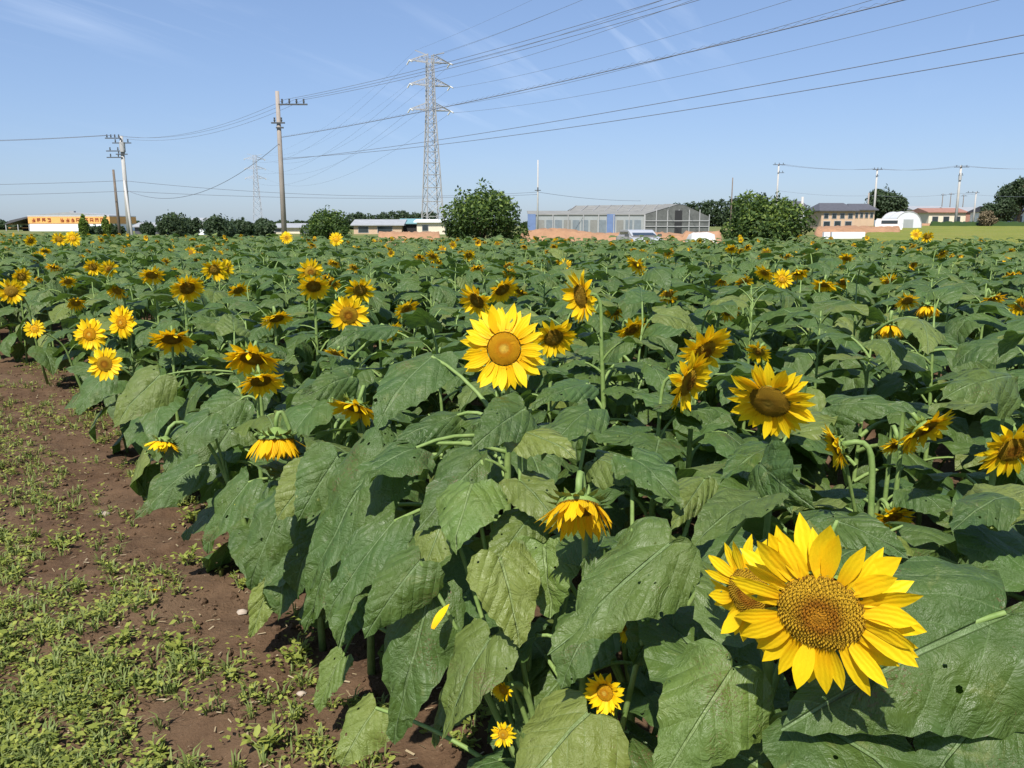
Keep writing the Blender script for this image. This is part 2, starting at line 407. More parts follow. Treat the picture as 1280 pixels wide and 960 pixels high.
ys = np.array(sorted(grow(0.6, .05, 60, -1)) + list(np.arange(.6, 11.5, .04)) + grow(11.5, .05, 3000, 1))
X, Y = np.meshgrid(xs, ys); Z = ground_h(X, Y)
V = np.stack([X, Y, Z], -1).reshape(-1, 3); nx, ny = len(xs), len(ys)
i = np.arange(ny-1)[:, None]*nx + np.arange(nx-1)[None, :]
Q = np.stack([i, i+1, i+nx+1, i+nx], -1).reshape(-1, 4)
tag(obj('ground', np_mesh('ground', V, [Q], [M['soil']], True)), kind='structure')

# ------------------------------------------------------------------ leaf, petal and head meshes
HALF = [(0, 0), (.05, -.055), (.13, -.115), (.23, -.125), (.33, -.075), (.40, .03), (.425, .15), (.405, .29), (.345, .45), (.26, .61), (.165, .77), (.075, .91), (0, 1.0)]
HL = np.array(HALF); _cl = np.concatenate([[0], np.cumsum(np.linalg.norm(np.diff(HL, axis=0), axis=1))])
def half_outline(n, teeth=0., rg=None):
    s = np.linspace(0, _cl[-1], n + 1)
    x = np.interp(s, _cl, HL[:, 0]); y = np.interp(s, _cl, HL[:, 1])
    if teeth:
        k = np.arange(n+1); sgn = np.where(k % 2 == 0, 1., -1.) * teeth * (rg.uniform(.3, 1.2, n+1))
        tx = np.gradient(x); ty = np.gradient(y); L = np.hypot(tx, ty); sgn[0] = sgn[-1] = 0; sgn[:3] *= .2
        x = x + ty/L*sgn; y = y - tx/L*sgn
    return x, y
def blade(n, rings, rg, width=1., fold=.18, bend=1.0, cross=.35, ripple=.03, teeth=.010, twist=0., asym=0., bend0=0.):
    """flat heart leaf -> bent. Local: X lateral, Y along the midrib, Z up. length 1"""
    x, y = half_outline(n, teeth, rg); x2, y2 = half_outline(n, teeth, rg)
    ox = np.concatenate([x, -x2[1:-1][::-1]]) * width; oy = np.concatenate([y, y2[1:-1][::-1]])
    k = len(ox); P = [(0., .0)]
    fl = [np.array([[0., .0]])]
    for r_ in range(1, rings+1):
        f = r_/rings; fl.append(np.stack([ox*f, oy*f], -1))
    P = np.concatenate(fl)
    faces3 = [(0, 1+j, 1+(j+1) % k) for j in range(k)]
    faces4 = []
    for r_ in range(1, rings):
        a = 1+(r_-1)*k; b = 1+r_*k
        faces4 += [(a+j, b+j, b+(j+1) % k, a+(j+1) % k) for j in range(k)]
    X, Y = P[:, 0], P[:, 1]
    rad = np.concatenate([[0], np.repeat(np.arange(1, rings+1)/rings, k)])
    ph = rg.uniform(0, 6.28, 4)
    off = fold*np.abs(X) - cross*X*X*1.6 + asym*X
    off += ripple * rad**2 * (np.sin(Y*13+ph[0]+np.sign(X)*ph[1]) + .6*np.sin(Y*23+ph[2]+np.sign(X)*ph[3]))
    off += ripple*.5*np.sin(X*17+ph[1])*np.sin(Y*9+ph[2])
    b = bend if abs(bend) > 1e-3 else 1e-3
    Yc = np.maximum(Y, -.2); phi = bend0 + b*Yc*np.where(Yc > 0, 1, .2) + b*.35*np.maximum(Yc, 0)**2
    # integrate along the midrib
    ts = np.linspace(-.25, 1.05, 80); pt = bend0 + b*ts*np.where(ts > 0, 1, .2) + b*.35*np.maximum(ts, 0)**2
    dy = np.cos(pt); dz = -np.sin(pt); st = ts[1]-ts[0]
    cy = np.concatenate([[0], np.cumsum((dy[1:]+dy[:-1])/2*st)]); cz = np.concatenate([[0], np.cumsum((dz[1:]+dz[:-1])/2*st)])
    cy -= np.interp(0, ts, cy); cz -= np.interp(0, ts, cz)
    yy = np.interp(Yc, ts, cy); zz = np.interp(Yc, ts, cz)
    tw = twist*Yc; Xt = X*np.cos(tw) - off*np.sin(tw); ot = X*np.sin(tw) + off*np.cos(tw)
    V = np.stack([Xt, yy + np.sin(phi)*ot, zz + np.cos(phi)*ot], -1)
    return V, faces3, faces4, P
def tube_np(pts, rad, n=5):
    mb = MB(); mb.tube(pts, rad, n, caps=False); return np.array(mb.v), mb.f
def leaf_variant(name, n, rings, rg, pn=5, **kw):
    """whole leaf with petiole; local origin where it leaves the stem, X outward, Z up; blade length 1"""
    pl = rg.uniform(.38, .62); rise = rg.uniform(.1, .32); ini = rg.uniform(.05, .5)
    p0 = Vector((0, 0, 0)); p1 = Vector((pl*.45, rg.uniform(-.05, .05), rise)); p2 = Vector((pl, 0, rise*1.05))
    path = [p0*(1-t)**2 + p1*2*t*(1-t) + p2*t*t for t in np.linspace(0, 1, pn)]
    tv, tf = tube_np(path, list(np.linspace(.030, .020, pn)), 5 if rings > 2 else 3)
    bv, f3, f4, P = blade(n, rings, rg, bend0=ini, **kw)
    B = np.stack([bv[:, 1] + pl, -bv[:, 0], bv[:, 2] + rise*1.05], -1)
    nv = len(tv)
    V = np.concatenate([tv, B]); uv = np.concatenate([np.full((nv, 2), .5), P])
    q = np.array(tf + [tuple(a+nv for a in f) for f in f4], dtype=int).reshape(-1, 4)
    t3 = np.array([tuple(a+nv for a in f) for f in f3])
    mi = [1]*len(tf) + [0]*len(f4) + [0]*len(f3)
    return V, [q, t3], uv, mi
NEARV = []; PALEV = []
for k in range(14):
    rg = np.random.default_rng(100+k)
    V_, Fc, uv, mi = leaf_variant('leaf', 22, 4, rg, width=rg.uniform(.88, 1.12), fold=rg.uniform(.05, .32), bend=rg.uniform(.35, 1.3), cross=rg.uniform(.25, .9),
                                  ripple=rg.uniform(.018, .045), twist=rg.uniform(-.6, .6), asym=rg.uniform(-.12, .12))
    NEARV.append(np_mesh('leaf', V_, Fc, [M['leaf_bitten'], M['stem']], True, uv, mi))
MIDV = []; LOWV = []
for k in range(12):
    rg = np.random.default_rng(300+k)
    kw = dict(width=rg.uniform(.88, 1.12), fold=rg.uniform(.05, .32), bend=rg.uniform(.35, 1.3), cross=rg.uniform(.25, .9), ripple=rg.uniform(.018, .045), twist=rg.uniform(-.6, .6), asym=rg.uniform(-.12, .12))
    V_, Fc, uv, mi = leaf_variant('leaf', 12, 2, rg, 4, teeth=.006, **kw)
    MIDV.append(np_mesh('leaf', V_, Fc, [M['leaf'], M['stem']], True, uv, mi))
    rg = np.random.default_rng(500+k)
    LOWV.append(leaf_variant('leaf', 8, 2, rg, 3, teeth=0., **kw))

def petal_verts(rg, old=False, seg=6, cols=2):
    """petal along +Y from 0 to 1, Z up; curls"""
    V = []; U = []; L = 1.0; wd = rg.uniform(.16, .205)*(.72 if old else 1); curl = rg.uniform(-.35, .45) if not old else rg.uniform(-.2, .9)
    tw = rg.uniform(-.35, .35); side = rg.uniform(-.12, .12)
    y = 0; z = 0
    for i in range(seg+1):
        t = i/seg; ww = wd*(.42+1.7*t*(1-t)*1.15+.22*t) * (1 - t**5) + (.004 if i == seg else 0)
        a = -.25 + curl*t*1.2
        if i: y += math.cos(a)/seg; z += math.sin(a)/seg
        for j in range(-cols//2, cols//2+1):
            q = j/(cols/2); V.append((q*ww*math.cos(tw*t) + side*t*t, y, z + .22*ww*abs(q) + q*ww*math.sin(tw*t))); U.append((q*ww, t))
    n = cols+1
    Fq = [(i*n+j, i*n+j+1, (i+1)*n+j+1, (i+1)*n+j) for i in range(seg) for j in range(cols)]
    return np.array(V), np.array(Fq), np.array(U)
PETALS = {False: [], True: []}
for old in (False, True):
    for k in range(7):
        v, f, u = petal_verts(np.random.default_rng(700+k+50*old), old)
        PETALS[old].append((v, f, u, np_mesh('petal', v, [f], [M['petal_old' if old else 'petal']], True, u)))
# head local: +Z faces, disc radius .42 of the head radius 1
def disc_mesh(name, mat, hi):
    mb = MB(); dr = .42; rings = 5; n = 20
    vs = [(0, 0, .10)]
    for r_ in range(1, rings+1):
        f = r_/rings
        for j in range(n):
            a = 2*math.pi*j/n; vs.append((dr*f*math.cos(a), dr*f*math.sin(a), .10*(1-f**2.2) - .03*math.exp(-(f/.25)**2)))
    fs = [(0, 1+j, 1+(j+1) % n) for j in range(n)]
    for r_ in range(1, rings): fs += [(1+(r_-1)*n+j, 1+r_*n+j, 1+r_*n+(j+1) % n, 1+(r_-1)*n+(j+1) % n) for j in range(n)]
    mb.add(vs, fs)
    if hi:
        N = 420
        for i in range(N):
            f = math.sqrt((i+.5)/N); a = i*2.39996; x, y = dr*f*math.cos(a), dr*f*math.sin(a)
            z = .10*(1-f**2.2) - .03*math.exp(-(f/.25)**2); h = .035*(.55+.6*f) * random.uniform(.7, 1.25); s = .0125
            ox, oy = x*.25*h, y*.25*h
            mb.add([(x-s, y-s, z-.004), (x+s, y-s, z-.004), (x+s, y+s, z-.004), (x-s, y+s, z-.004), (x+ox, y+oy, z+h)], [(0, 1, 4), (1, 2, 4), (2, 3, 4), (3, 0, 4)])
    return mb.mesh(name, [mat], False)
DISC = {(k, hi): disc_mesh('disc', M['disc_'+k], hi) for k in ('gold', 'orange', 'brown') for hi in (True, False)}
def back_mesh():
    mb = MB(); n = 14; prof = [(.44, .0), (.45, -.06), (.36, -.16), (.18, -.23), (.07, -.30)]
    vs = [(r_*math.cos(2*math.pi*j/n), r_*math.sin(2*math.pi*j/n), z) for r_, z in prof for j in range(n)]
    fs = [(i*n+j, (i+1)*n+j, (i+1)*n+(j+1) % n, i*n+(j+1) % n) for i in range(len(prof)-1) for j in range(n)]
    mb.add(vs, fs); return mb.mesh('flower_head', [M['bract']], True)
BACK = back_mesh()
def bract_mesh(seed):
    mb = MB(); rg = random.Random(seed)
    for k in range(30):
        a = 2*math.pi*k/30 + rg.uniform(-.1, .1); r0 = .38; L = rg.uniform(.2, .34); up = rg.uniform(-.25, .12); w_ = rg.uniform(.05, .08)
        d = Vector((math.cos(a), math.sin(a), 0)); s = Vector((-math.sin(a), math.cos(a), 0)); z0 = rg.uniform(-.14, -.05)
        p = [d*r0 + s*w_, d*r0 - s*w_, d*(r0+L*.55) - s*w_*.8, d*(r0+L*.55) + s*w_*.8, d*(r0+L)]
        zs = [z0, z0, z0+up*.3, z0+up*.3, z0+up]
        mb.add([(*q.xy, z) for q, z in zip(p, zs)], [(0, 1, 2, 3), (3, 2, 4)])
    return mb.mesh('bracts', [M['bract']], False)
BRACT = [bract_mesh(i) for i in range(3)]
def petal_xforms(rg, n, cup, drop=0.):
    out = []
    for layer in range(2):
        m = n//2 + (n % 2)*(1-layer)
        for k in range(m):
            a = 2*math.pi*(k + .5*layer)/m + rg.gauss(0, .07)
            tilt = cup + rg.gauss(0, .16) + (.12 if layer == 0 else -.05)
            L = rg.uniform(.54, .66)*(1 if layer else .95)
            if rg.random() < drop: continue
            mt = Matrix.Rotation(a, 4, 'Z') @ Matrix.Translation((0, .38, -.015*layer)) @ Matrix.Rotation(tilt, 4, 'X') @ Matrix.Rotation(rg.gauss(0, .22), 4, 'Y') @ Matrix.Diagonal((L*rg.uniform(.85, 1.2), L, L, 1))
            out.append(mt)
    return out
def petal_ring(seed, old, n, cup):
    rg = random.Random(seed); VV = []; FF = []; UU = []; o = 0; n += 6
    for mt in petal_xforms(rg, n, cup, .04):
        v, f, u, _ = rg.choice(PETALS[old]); A = np.array(mt)
        VV.append(v @ A[:3, :3].T + A[:3, 3]); FF.append(f+o); UU.append(u); o += len(v)
    return np_mesh('petals', np.concatenate(VV), [np.concatenate(FF)], [M['petal_old' if old else 'petal']], True, np.concatenate(UU))
RINGS = {(old, c): [petal_ring(40+10*old+k+5*c, old, 26, (.12, .45, .85)[c]) for k in range(3)] for old in (False, True) for c in range(3)}

# ------------------------------------------------------------------ hand-read flower heads: px, py, size px, turn (deg, + = to the right), elevation, disc, petals cup, label
HEADS = [
 (1026, 766, 250, -6, -8, 'gold', .10, 'biggest and nearest sunflower, wide open golden disc, facing the camera at lower right'),
 (938, 742, 150, -32, -4, 'gold', .10, 'smaller sunflower half hidden behind the biggest bloom at lower right'),
 (630, 436, 114, -3, 12, 'orange', .0, 'upright bright yellow sunflower with orange disc standing above the leaves at the centre'),
 (723, 634, 126, 0, -50, 'brown', 1.0, 'drooping golden sunflower on a straight pale neck below the central bloom'),
 (345, 548, 96, -10, -78, 'brown', 1.15, 'sunflower hanging face down from a hooked pale green neck at the field edge'),
 (962, 502, 116, -16, -30, 'brown', .12, 'large sunflower with dark shaded disc bowing left, right of the centre'),
 (880, 440, 84, 48, -30, 'gold', .35, 'upper of two overlapping sunflowers seen from the side, right of the central bloom'),
 (860, 478, 86, 62, -15, 'gold', .35, 'lower of two overlapping sunflowers seen from the side, right of the central bloom'),
 (1046, 558, 66, -72, -8, 'brown', .3, 'sunflower in profile facing left, below the large dark disc bloom'),
 (1156, 536, 84, 58, -42, 'gold', .4, 'sunflower turned right with its green back showing, near the right edge'),
 (1124, 556, 50, 25, -50, 'gold', .5, 'small sunflower nodding just left of the one showing its green back'),
 (1266, 562, 90, 35, -25, 'gold', .3, 'sunflower cut by the right edge of the picture'),
 (726, 370, 70, -58, 2, 'brown', .15, 'sunflower in three quarter profile facing left, upper right of the central bloom'),
 (596, 376, 52, -42, -18, 'brown', .2, 'left of two dark disc sunflowers just behind the central bloom'),
 (628, 362, 46, 35, -28, 'brown', .25, 'right of two dark disc sunflowers just behind the central bloom'),
 (692, 422, 60, 20, -15, 'brown', .2, 'sunflower peeking out behind the right petals of the central bloom'),
 (436, 394, 54, -8, -4, 'gold', .1, 'open sunflower facing the camera, left of the central bloom'),
 (392, 358, 44, 0, -25, 'brown', .2, 'lower sunflower of the upright pair left of centre'),
 (388, 340, 36, 15, -10, 'gold', .2, 'upper sunflower of the upright pair left of centre'),
 (316, 448, 76, -18, -40, 'brown', .35, 'upper of two overlapping bowed sunflowers with brown discs near the field edge'),
 (326, 476, 62, 10, -38, 'brown', .35, 'lower of two overlapping bowed sunflowers with brown discs near the field edge'),
 (215, 424, 58, -4, -42, 'brown', .2, 'bowed sunflower with a dark disc alone on the left slope of leaves'),
 (112, 418, 44, -30, 5, 'orange', .1, 'topmost of the row of three sunflowers on the left field edge'),
 (131, 455, 46, -25, 5, 'gold', .1, 'lowest of the row of three sunflowers on the left field edge'),
 (152, 403, 44, -45, 5, 'orange', .1, 'tall narrow looking sunflower turned left beside the row on the left edge'),
 (43, 411, 26, -5, 15, 'orange', .0, 'small sunflower low on the far left field edge'),
 (206, 553, 54, -40, -55, 'brown', .6, 'wilting sunflower low in the leaves over the path'),
 (446, 510, 74, -35, -45, 'brown', .3, 'shaded sunflower tucked under a big leaf left of the centre'),
 (14, 364, 36, -5, 0, 'brown', .05, 'larger sunflower at the left border of the picture'),
 (27, 346, 26, 15, 0, 'brown', .1, 'smaller sunflower above the one at the left border'),
 (190, 344, 34, -8, -35, 'brown', .2, 'bowed sunflower in the middle distance above the leaves on the left'),
 (234, 360, 44, 10, -20, 'brown', .25, 'sunflower with ragged petals in the left middle distance'),
 (268, 337, 34, -5, -12, 'brown', .15, 'dark disc sunflower in the left middle distance, left one of a close pair'),
 (281, 337, 28, 30, -10, 'gold', .15, 'right one of a close pair in the left middle distance'),
 (298, 363, 30, 20, -30, 'brown', .2, 'small bowed sunflower right of the ragged one on the left'),
 (346, 398, 44, 20, -45, 'brown', .3, 'sunflower half covered by a leaf above the overlapping bowed pair'),
 (420, 442, 34, -40, -50, 'gold', .4, 'small tilted sunflower left of the central bloom below the open one'),
 (508, 386, 36, 35, -40, 'gold', .4, 'sunflower tilted right between the open one and the central bloom'),
 (488, 414, 36, 50, -35, 'gold', .4, 'sunflower on a bent neck right of the open one'),
 (790, 412, 48, 35, -40, 'gold', .35, 'sunflower facing away right, between the profile bloom and the overlapping two'),
 (450, 363, 40, 5, -15, 'brown', .2, 'sunflower with dark disc just above the open one left of centre'),
 (116, 334, 24, -10, -10, 'brown', .2, 'left one of two small sunflowers in the far left'),
 (136, 336, 24, 15, -15, 'gold', .2, 'right one of two small sunflowers in the far left'),
 (85, 352, 22, 0, -30, 'brown', .3, 'small sunflower below the two in the far left'),
 (74, 299, 19, -15, 0, 'brown', .1, 'left one of two far sunflowers below the warehouse'),
 (91, 298, 20, 5, 5, 'orange', .0, 'right one of two far sunflowers below the warehouse'),
 (38, 301, 16, 10, -10, 'brown', .2, 'far sunflower at the warehouse corner'),
 (56, 314, 17, 0, -35, 'brown', .3, 'far bowed sunflower in the left distance'),
 (420, 299, 19, 0, 8, 'orange', .0, 'small round sunflower standing clear at the horizon below the dark round bush'),
 (358, 297, 17, 0, 10, 'gold', .1, 'far sunflower at the foot of the tall utility pole'),
 (796, 331, 34, -55, -40, 'gold', .5, 'pale topped sunflower in the distance below the shade net house'),
 (660, 331, 19, 10, -25, 'brown', .2, 'small far sunflower right above the central bloom'),
 (707, 331, 18, 0, -5, 'gold', .1, 'small far sunflower above the profile bloom'),
 (541, 320, 22, -30, -40, 'gold', .4, 'far sunflower below the large bush, leftmost'),
 (586, 319, 19, 15, -20, 'brown', .3, 'far sunflower below the large bush, rightmost'),
 (978, 349, 28, -10, -5, 'orange', .1, 'orange centred sunflower in the middle of the far cluster on the right'),
 (956, 341, 28, -30, -45, 'gold', .5, 'left sunflower of the far cluster on the right'),
 (998, 341, 28, 25, -40, 'brown', .4, 'right sunflower of the far cluster on the right'),
 (1030, 356, 34, -10, -60, 'gold', .6, 'flat looking sunflower facing down, right of the far cluster'),
 (930, 352, 26, 20, -40, 'gold', .4, 'sunflower just left of the far cluster on the right'),
 (1058, 323, 23, -10, -50, 'gold', .5, 'far sunflower in front of the rice field'),
 (1112, 352, 26, 20, -30, 'gold', .4, 'small sunflower on the right below the twin blooms at the rice field'),
 (1145, 293, 15, -10, 10, 'gold', .1, 'left one of twin blooms raised against the rice field'),
 (1159, 296, 17, 15, -15, 'brown', .2, 'right one of twin blooms raised against the rice field'),
 (914, 311, 18, 5, -50, 'gold', .4, 'far sunflower under the right round bush'),
 (1276, 382, 34, 20, -30, 'gold', .3, 'sunflower at the right border in the middle distance'),
 (948, 440, 36, -20, -35, 'gold', .4, 'small sunflower above the large dark disc bloom'),
 (1116, 646, 56, 30, -35, 'gold', .45, 'small bright sunflower in a gap of leaves above the biggest bloom'),
 (756, 866, 58, -20, 10, 'orange', .75, 'half opened small sunflower low in the shade near the bottom'),
 (629, 862, 34, -35, 0, 'orange', .7, 'upper one of two small side blooms low between the stems at the bottom'),
 (629, 918, 34, -10, 10, 'orange', .6, 'lower one of two small side blooms low between the stems at the bottom'),
 (790, 782, 60, 10, 25, 'gold', .9, 'closing shaded flower under the long drooping leaf'),
 (1112, 408, 50, -5, -75, 'brown', .95, 'green backed nodding head on the right among broad leaves'),
 (1160, 384, 44, 10, -75, 'brown', .95, 'green backed head on a hooked neck farther right'),
]
def head_depth(px, py, size, label):
    best = None
    for k in range(60):
        D = .12 + .15*k/59
        z = F*D/size; h = at_z(px, py, z).z
        pref = .215 if size > 60 else .19
        cost = abs(D - pref)*4 + max(0, .98 - h)*3 + max(0, h - 1.30)*6
        if best is None or cost < best[0]: best = (cost, D, z, h)
    return best[1:]
HINFO = []
for hd in HEADS:
    px, py, size, az, el = hd[:5]
    if size < 80 and hd[5] == 'brown' and -60 < el < 3: el -= 12
    D, z, h = head_depth(px, py, size, hd[7])
    if size > 200: D, z = .25, F*.25/size
    if py > 770: D = min(D, .11); z = {756: 1.45, 629: 1.62, 790: 1.62}[px]; D = size*z/F
    if py < 770 and px < 500:                    # the edge rows: keep the stem on the field's side
        while z < 1.3*F*D/size and in_field(*at_z(px, py, z).xy) < -.12: z *= 1.02
        D = size*z/F
    p = at_z(px, py, z)
    toc = math.atan2(-p.x, -p.y)                # heading from the head to the camera, in x,y
    # facing: towards the camera, turned by az (to the right of the picture) and raised by el
    a = R(az); base = Vector((-p.x, -p.y, 0)).normalized()
    f = Vector((base.x*math.cos(a) - base.y*math.sin(a), base.x*math.sin(a) + base.y*math.cos(a), 0))
    f = (f*math.cos(R(el)) + Vector((0, 0, math.sin(R(el))))).normalized()
    HINFO.append(dict(p=p, f=f, D=D, z=z, px=px, py=py, size=size, disc=hd[5], cup=hd[6] + (.22 if size < 80 and hd[5] == 'brown' else 0), label=hd[7], el=el))

# hand-read leaves: base px, tip px, width px, depth at base, depth change to the tip, bend, pale
def z_edge(px, py, c):
    r_ = ray(px, py); return c/(.814*r_.x + .581*r_.y)
def ez(c): return lambda px, py: z_edge(px, py, c)
LEAVES = [
 (1256, 766, 984, 906, 225, 1.16, -.03, .25, 0), (836, 681, 692, 816, 118, 1.38, -.05, .45, 0), (916, 838, 822, 985, 135, 1.22, -.04, .35, 1),
 (625, 697, 650, 808, 92, 1.62, -.04, .35, 1), (525, 702, 455, 797, 78, 1.70, -.02, .4, 0), (612, 797, 553, 924, 104, 1.64, -.03, .4, 0),
 (537, 743, 490, 932, 100, 1.74, -.02, .3, 0), (590, 606, 567, 690, 92, 1.75, -.10, .4, 1), (602, 575, 522, 662, 92, 1.85, -.08, .4, 0),
 (790, 572, 852, 634, 70, 1.80, -.12, .5, 0), (478, 566, 384, 738, 112, 2.0, -.02, .4, 0), (492, 652, 404, 777, 74, 1.90, -.03, .4, 0),
 (735, 892, 640, 1000, 150, 1.42, -.05, .3, 0), (950, 622, 864, 682, 74, 1.55, -.14, .5, 0), (1046, 652, 1136, 696, 60, 1.5, -.10, .5, 0),
 (470, 885, 425, 960, 70, 1.95, -.03, .2, 1), (428, 822, 396, 893, 42, ez(.88), -.03, .4, 1), (356, 628, 310, 740, 72, ez(.80), -.02, .4, 0),
 (310, 603, 255, 692, 58, ez(.80), -.03, .4, 0), (244, 583, 170, 647, 52, ez(.80), -.05, .4, 0), (422, 572, 372, 650, 78, ez(.86), -.06, .4, 0),
 (436, 636, 382, 787, 70, ez(.84), -.02, .4, 0), (336, 733, 314, 796, 38, ez(.86), -.02, .4, 1), (540, 446, 467, 536, 84, 2.2, -.15, .5, 0),
 (572, 519, 480, 560, 50, 2.1, -.15, .5, 0), (440, 470, 372, 500, 46, 2.5, -.15, .5, 0), (490, 408, 408, 432, 40, 2.9, -.2, .5, 0),
 (735, 480, 662, 508, 42, 2.0, -.16, .5, 0), (738, 512, 676, 572, 64, 1.9, -.14, .5, 0), (745, 572, 822, 618, 60, 1.9, -.14, .5, 0),
 (1040, 506, 1150, 512, 56, 2.1, -.1, .6, 0), (1262, 472, 1178, 496, 74, 2.0, -.15, .5, 0), (950, 580, 1016, 634, 84, 1.8, -.15, .5, 0),
 (880, 600, 840, 660, 50, 1.8, -.12, .5, 0), (1148, 398, 1162, 440, 62, 3.0, -.2, .6, 0), (965, 560, 900, 600, 62, 1.95, -.15, .5, 0),
 (520, 560, 440, 612, 80, 1.95, -.10, .5, 0), (680, 680, 690, 770, 110, 1.72, -.04, .4, 1), (700, 850, 640, 930, 90, 1.75, -.03, .4, 0),
 (1240, 880, 1150, 990, 150, 1.15, -.03, .4, 0), (1060, 900, 1000, 1010, 140, 1.25, -.03, .4, 0), (840, 770, 790, 830, 110, 1.5, -.05, .4, 0),
 (1270, 620, 1190, 660, 80, 1.5, -.12, .5, 0), (200, 470, 140, 535, 60, ez(.86), -.1, .5, 0), (300, 500, 240, 540, 60, ez(1.0), -.1, .5, 0),
 (260, 520, 205, 590, 60, ez(.82), -.08, .5, 0), (130, 470, 95, 520, 44, ez(.84), -.1, .5, 0), (395, 590, 345, 650, 70, ez(.86), -.06, .5, 0),
]
LEAVES += [(655, 512, 590, 560, 70, 1.82, -.12, .5, 0), (648, 540, 720, 570, 60, 1.80, -.12, .5, 0), (650, 600, 700, 660, 66, 1.78, -.1, .5, 0), (660, 650, 612, 720, 70, 1.76, -.08, .4, 0),
           (560, 640, 530, 720, 80, 1.8, -.05, .4, 0), (760, 690, 800, 760, 90, 1.6, -.05, .4, 0), (740, 780, 700, 860, 90, 1.62, -.04, .4, 0)]
LINFO = []
for (bx, by, tx, ty, wpx, zz_, dz, bend, pale) in LEAVES:
    z = zz_(bx, by) if callable(zz_) else zz_
    LINFO.append(dict(b=at_z(bx, by, z), t=at_z(tx, ty, z+dz), w=wpx*z/F, bend=bend, pale=pale, z=z, c=((bx+tx)/2, (by+ty)/2), r=max(wpx*.5, math.hypot(bx-tx, by-ty)*.42)))
def blocked(p, rad, margin=.04):
    """would an auto leaf at p (radius rad) hide a hand-read flower or leaf?"""
    x, y, dep = project(p)
    rp = rad*F/max(dep, .3)
    if dep < .95 and abs(x-640) < 700 and y < 1000: return True
    for h in HINFO:
        if dep < h['z'] + margin:
            rr = h['size']*.42
            if math.hypot(x-h['px'], y-h['py']) < rr + rp*.42: return True
    for l in LINFO:
        if dep < l['z'] + .02 and math.hypot(x-l['c'][0], y-l['c'][1]) < l['r']*.6 + rp*.3: return True
    return False

# ------------------------------------------------------------------ sunflower plants
def bez(p0, p1, p2, p3, n):
    return [p0*(1-t)**3 + p1*3*t*(1-t)**2 + p2*3*t*t*(1-t) + p3*t**3 for t in np.linspace(0, 1, n)]
def add_head(root, inv, p, f, D, disc, cup, hi, old, seed):
    rg = random.Random(seed)
    q = f.to_track_quat('Z', 'Y') @ Quaternion((0, 0, 1), rg.uniform(0, 6.28))
    h = obj('flower_head', BACK, root); h.location = inv @ p; h.rotation_mode = 'QUATERNION'; h.rotation_quaternion = q
    s = D/2; h.scale = (s, s, s)
    d = obj('disc', DISC[(disc, hi)], h); d.scale = (1.04, 1.04, 1.) if disc == 'brown' else (.86, .86, 1) if disc == 'orange' else (1, 1, 1)
    b = obj('bracts', rg.choice(BRACT), h); b['kind'] = 'stuff'
    if hi:
        for mt in petal_xforms(rg, 46 if D > .2 else 38, cup, .03):
            pe = obj('petal', rg.choice(PETALS[old])[3], h); pe.matrix_basis = mt
    else:
        c = 0 if cup < .28 else 1 if cup < .62 else 2
        pe = obj('petals', rg.choice(RINGS[(old, c)]), h); pe['kind'] = 'stuff'; pe.rotation_euler = (0, 0, rg.uniform(0, 6.28))
    return h
def stem_path(base, p, f, D, rg):
    """from the ground up, then a neck that comes into the back of the head along f"""
    end = p - f*D*.12
    q0 = Vector((base.x + (end.x-base.x)*.4, base.y + (end.y-base.y)*.4, max(end.z - .20, .2)))
    low = [base.lerp(q0, t) + Vector((rg.uniform(-.008, .008), rg.uniform(-.008, .008), 0)) for t in (0, .35, .7)]
    up = (q0 - base).normalized(); dn = max(0, -f.z)
    return low + bez(q0, q0 + up*(.13 + .12*dn), end - f*(.07 + .05*dn), end, 9)
GROUP = 'sunflower plants of the field'
def auto_leaf_specs(base, top, rg, n, edge, lo_f):
    """attachment points, azimuth, tilt and size along the stem"""
    out = []; a0 = rg.uniform(0, 6.28); H = top.z
    for k in range(n):
        t = lo_f + (1-lo_f)*((k+.6)/n)**.8; pos = base.lerp(top, min(t, .985)); az = a0 + k*2.4 + rg.gauss(0, .25)
        size = (.29 - .11*max(0, t-.6)/.4 if t > .6 else .29 - .05*(.6-t)) * rg.uniform(.75, 1.22)
        tilt = -.42 + 1.0*(1-t) + rg.gauss(0, .24)        # + = tips down
        out.append((pos, az, tilt, size))
    return out
def leaf_center(pos, az, tilt, size):
    d = .95*size; return pos + Vector((math.cos(az)*d*math.cos(tilt), math.sin(az)*d*math.cos(tilt), .12*size - d*math.sin(max(tilt+.35, -.4))))
def leaf_matrix(pos, az, tilt, size, roll=0):
    return Matrix.Translation(pos) @ Matrix.Rotation(az, 4, 'Z') @ Matrix.Rotation(tilt, 4, 'Y') @ Matrix.Rotation(roll, 4, 'X') @ Matrix.Diagonal((size, size, size, 1))
PLANTS = []            # (root, base, top)
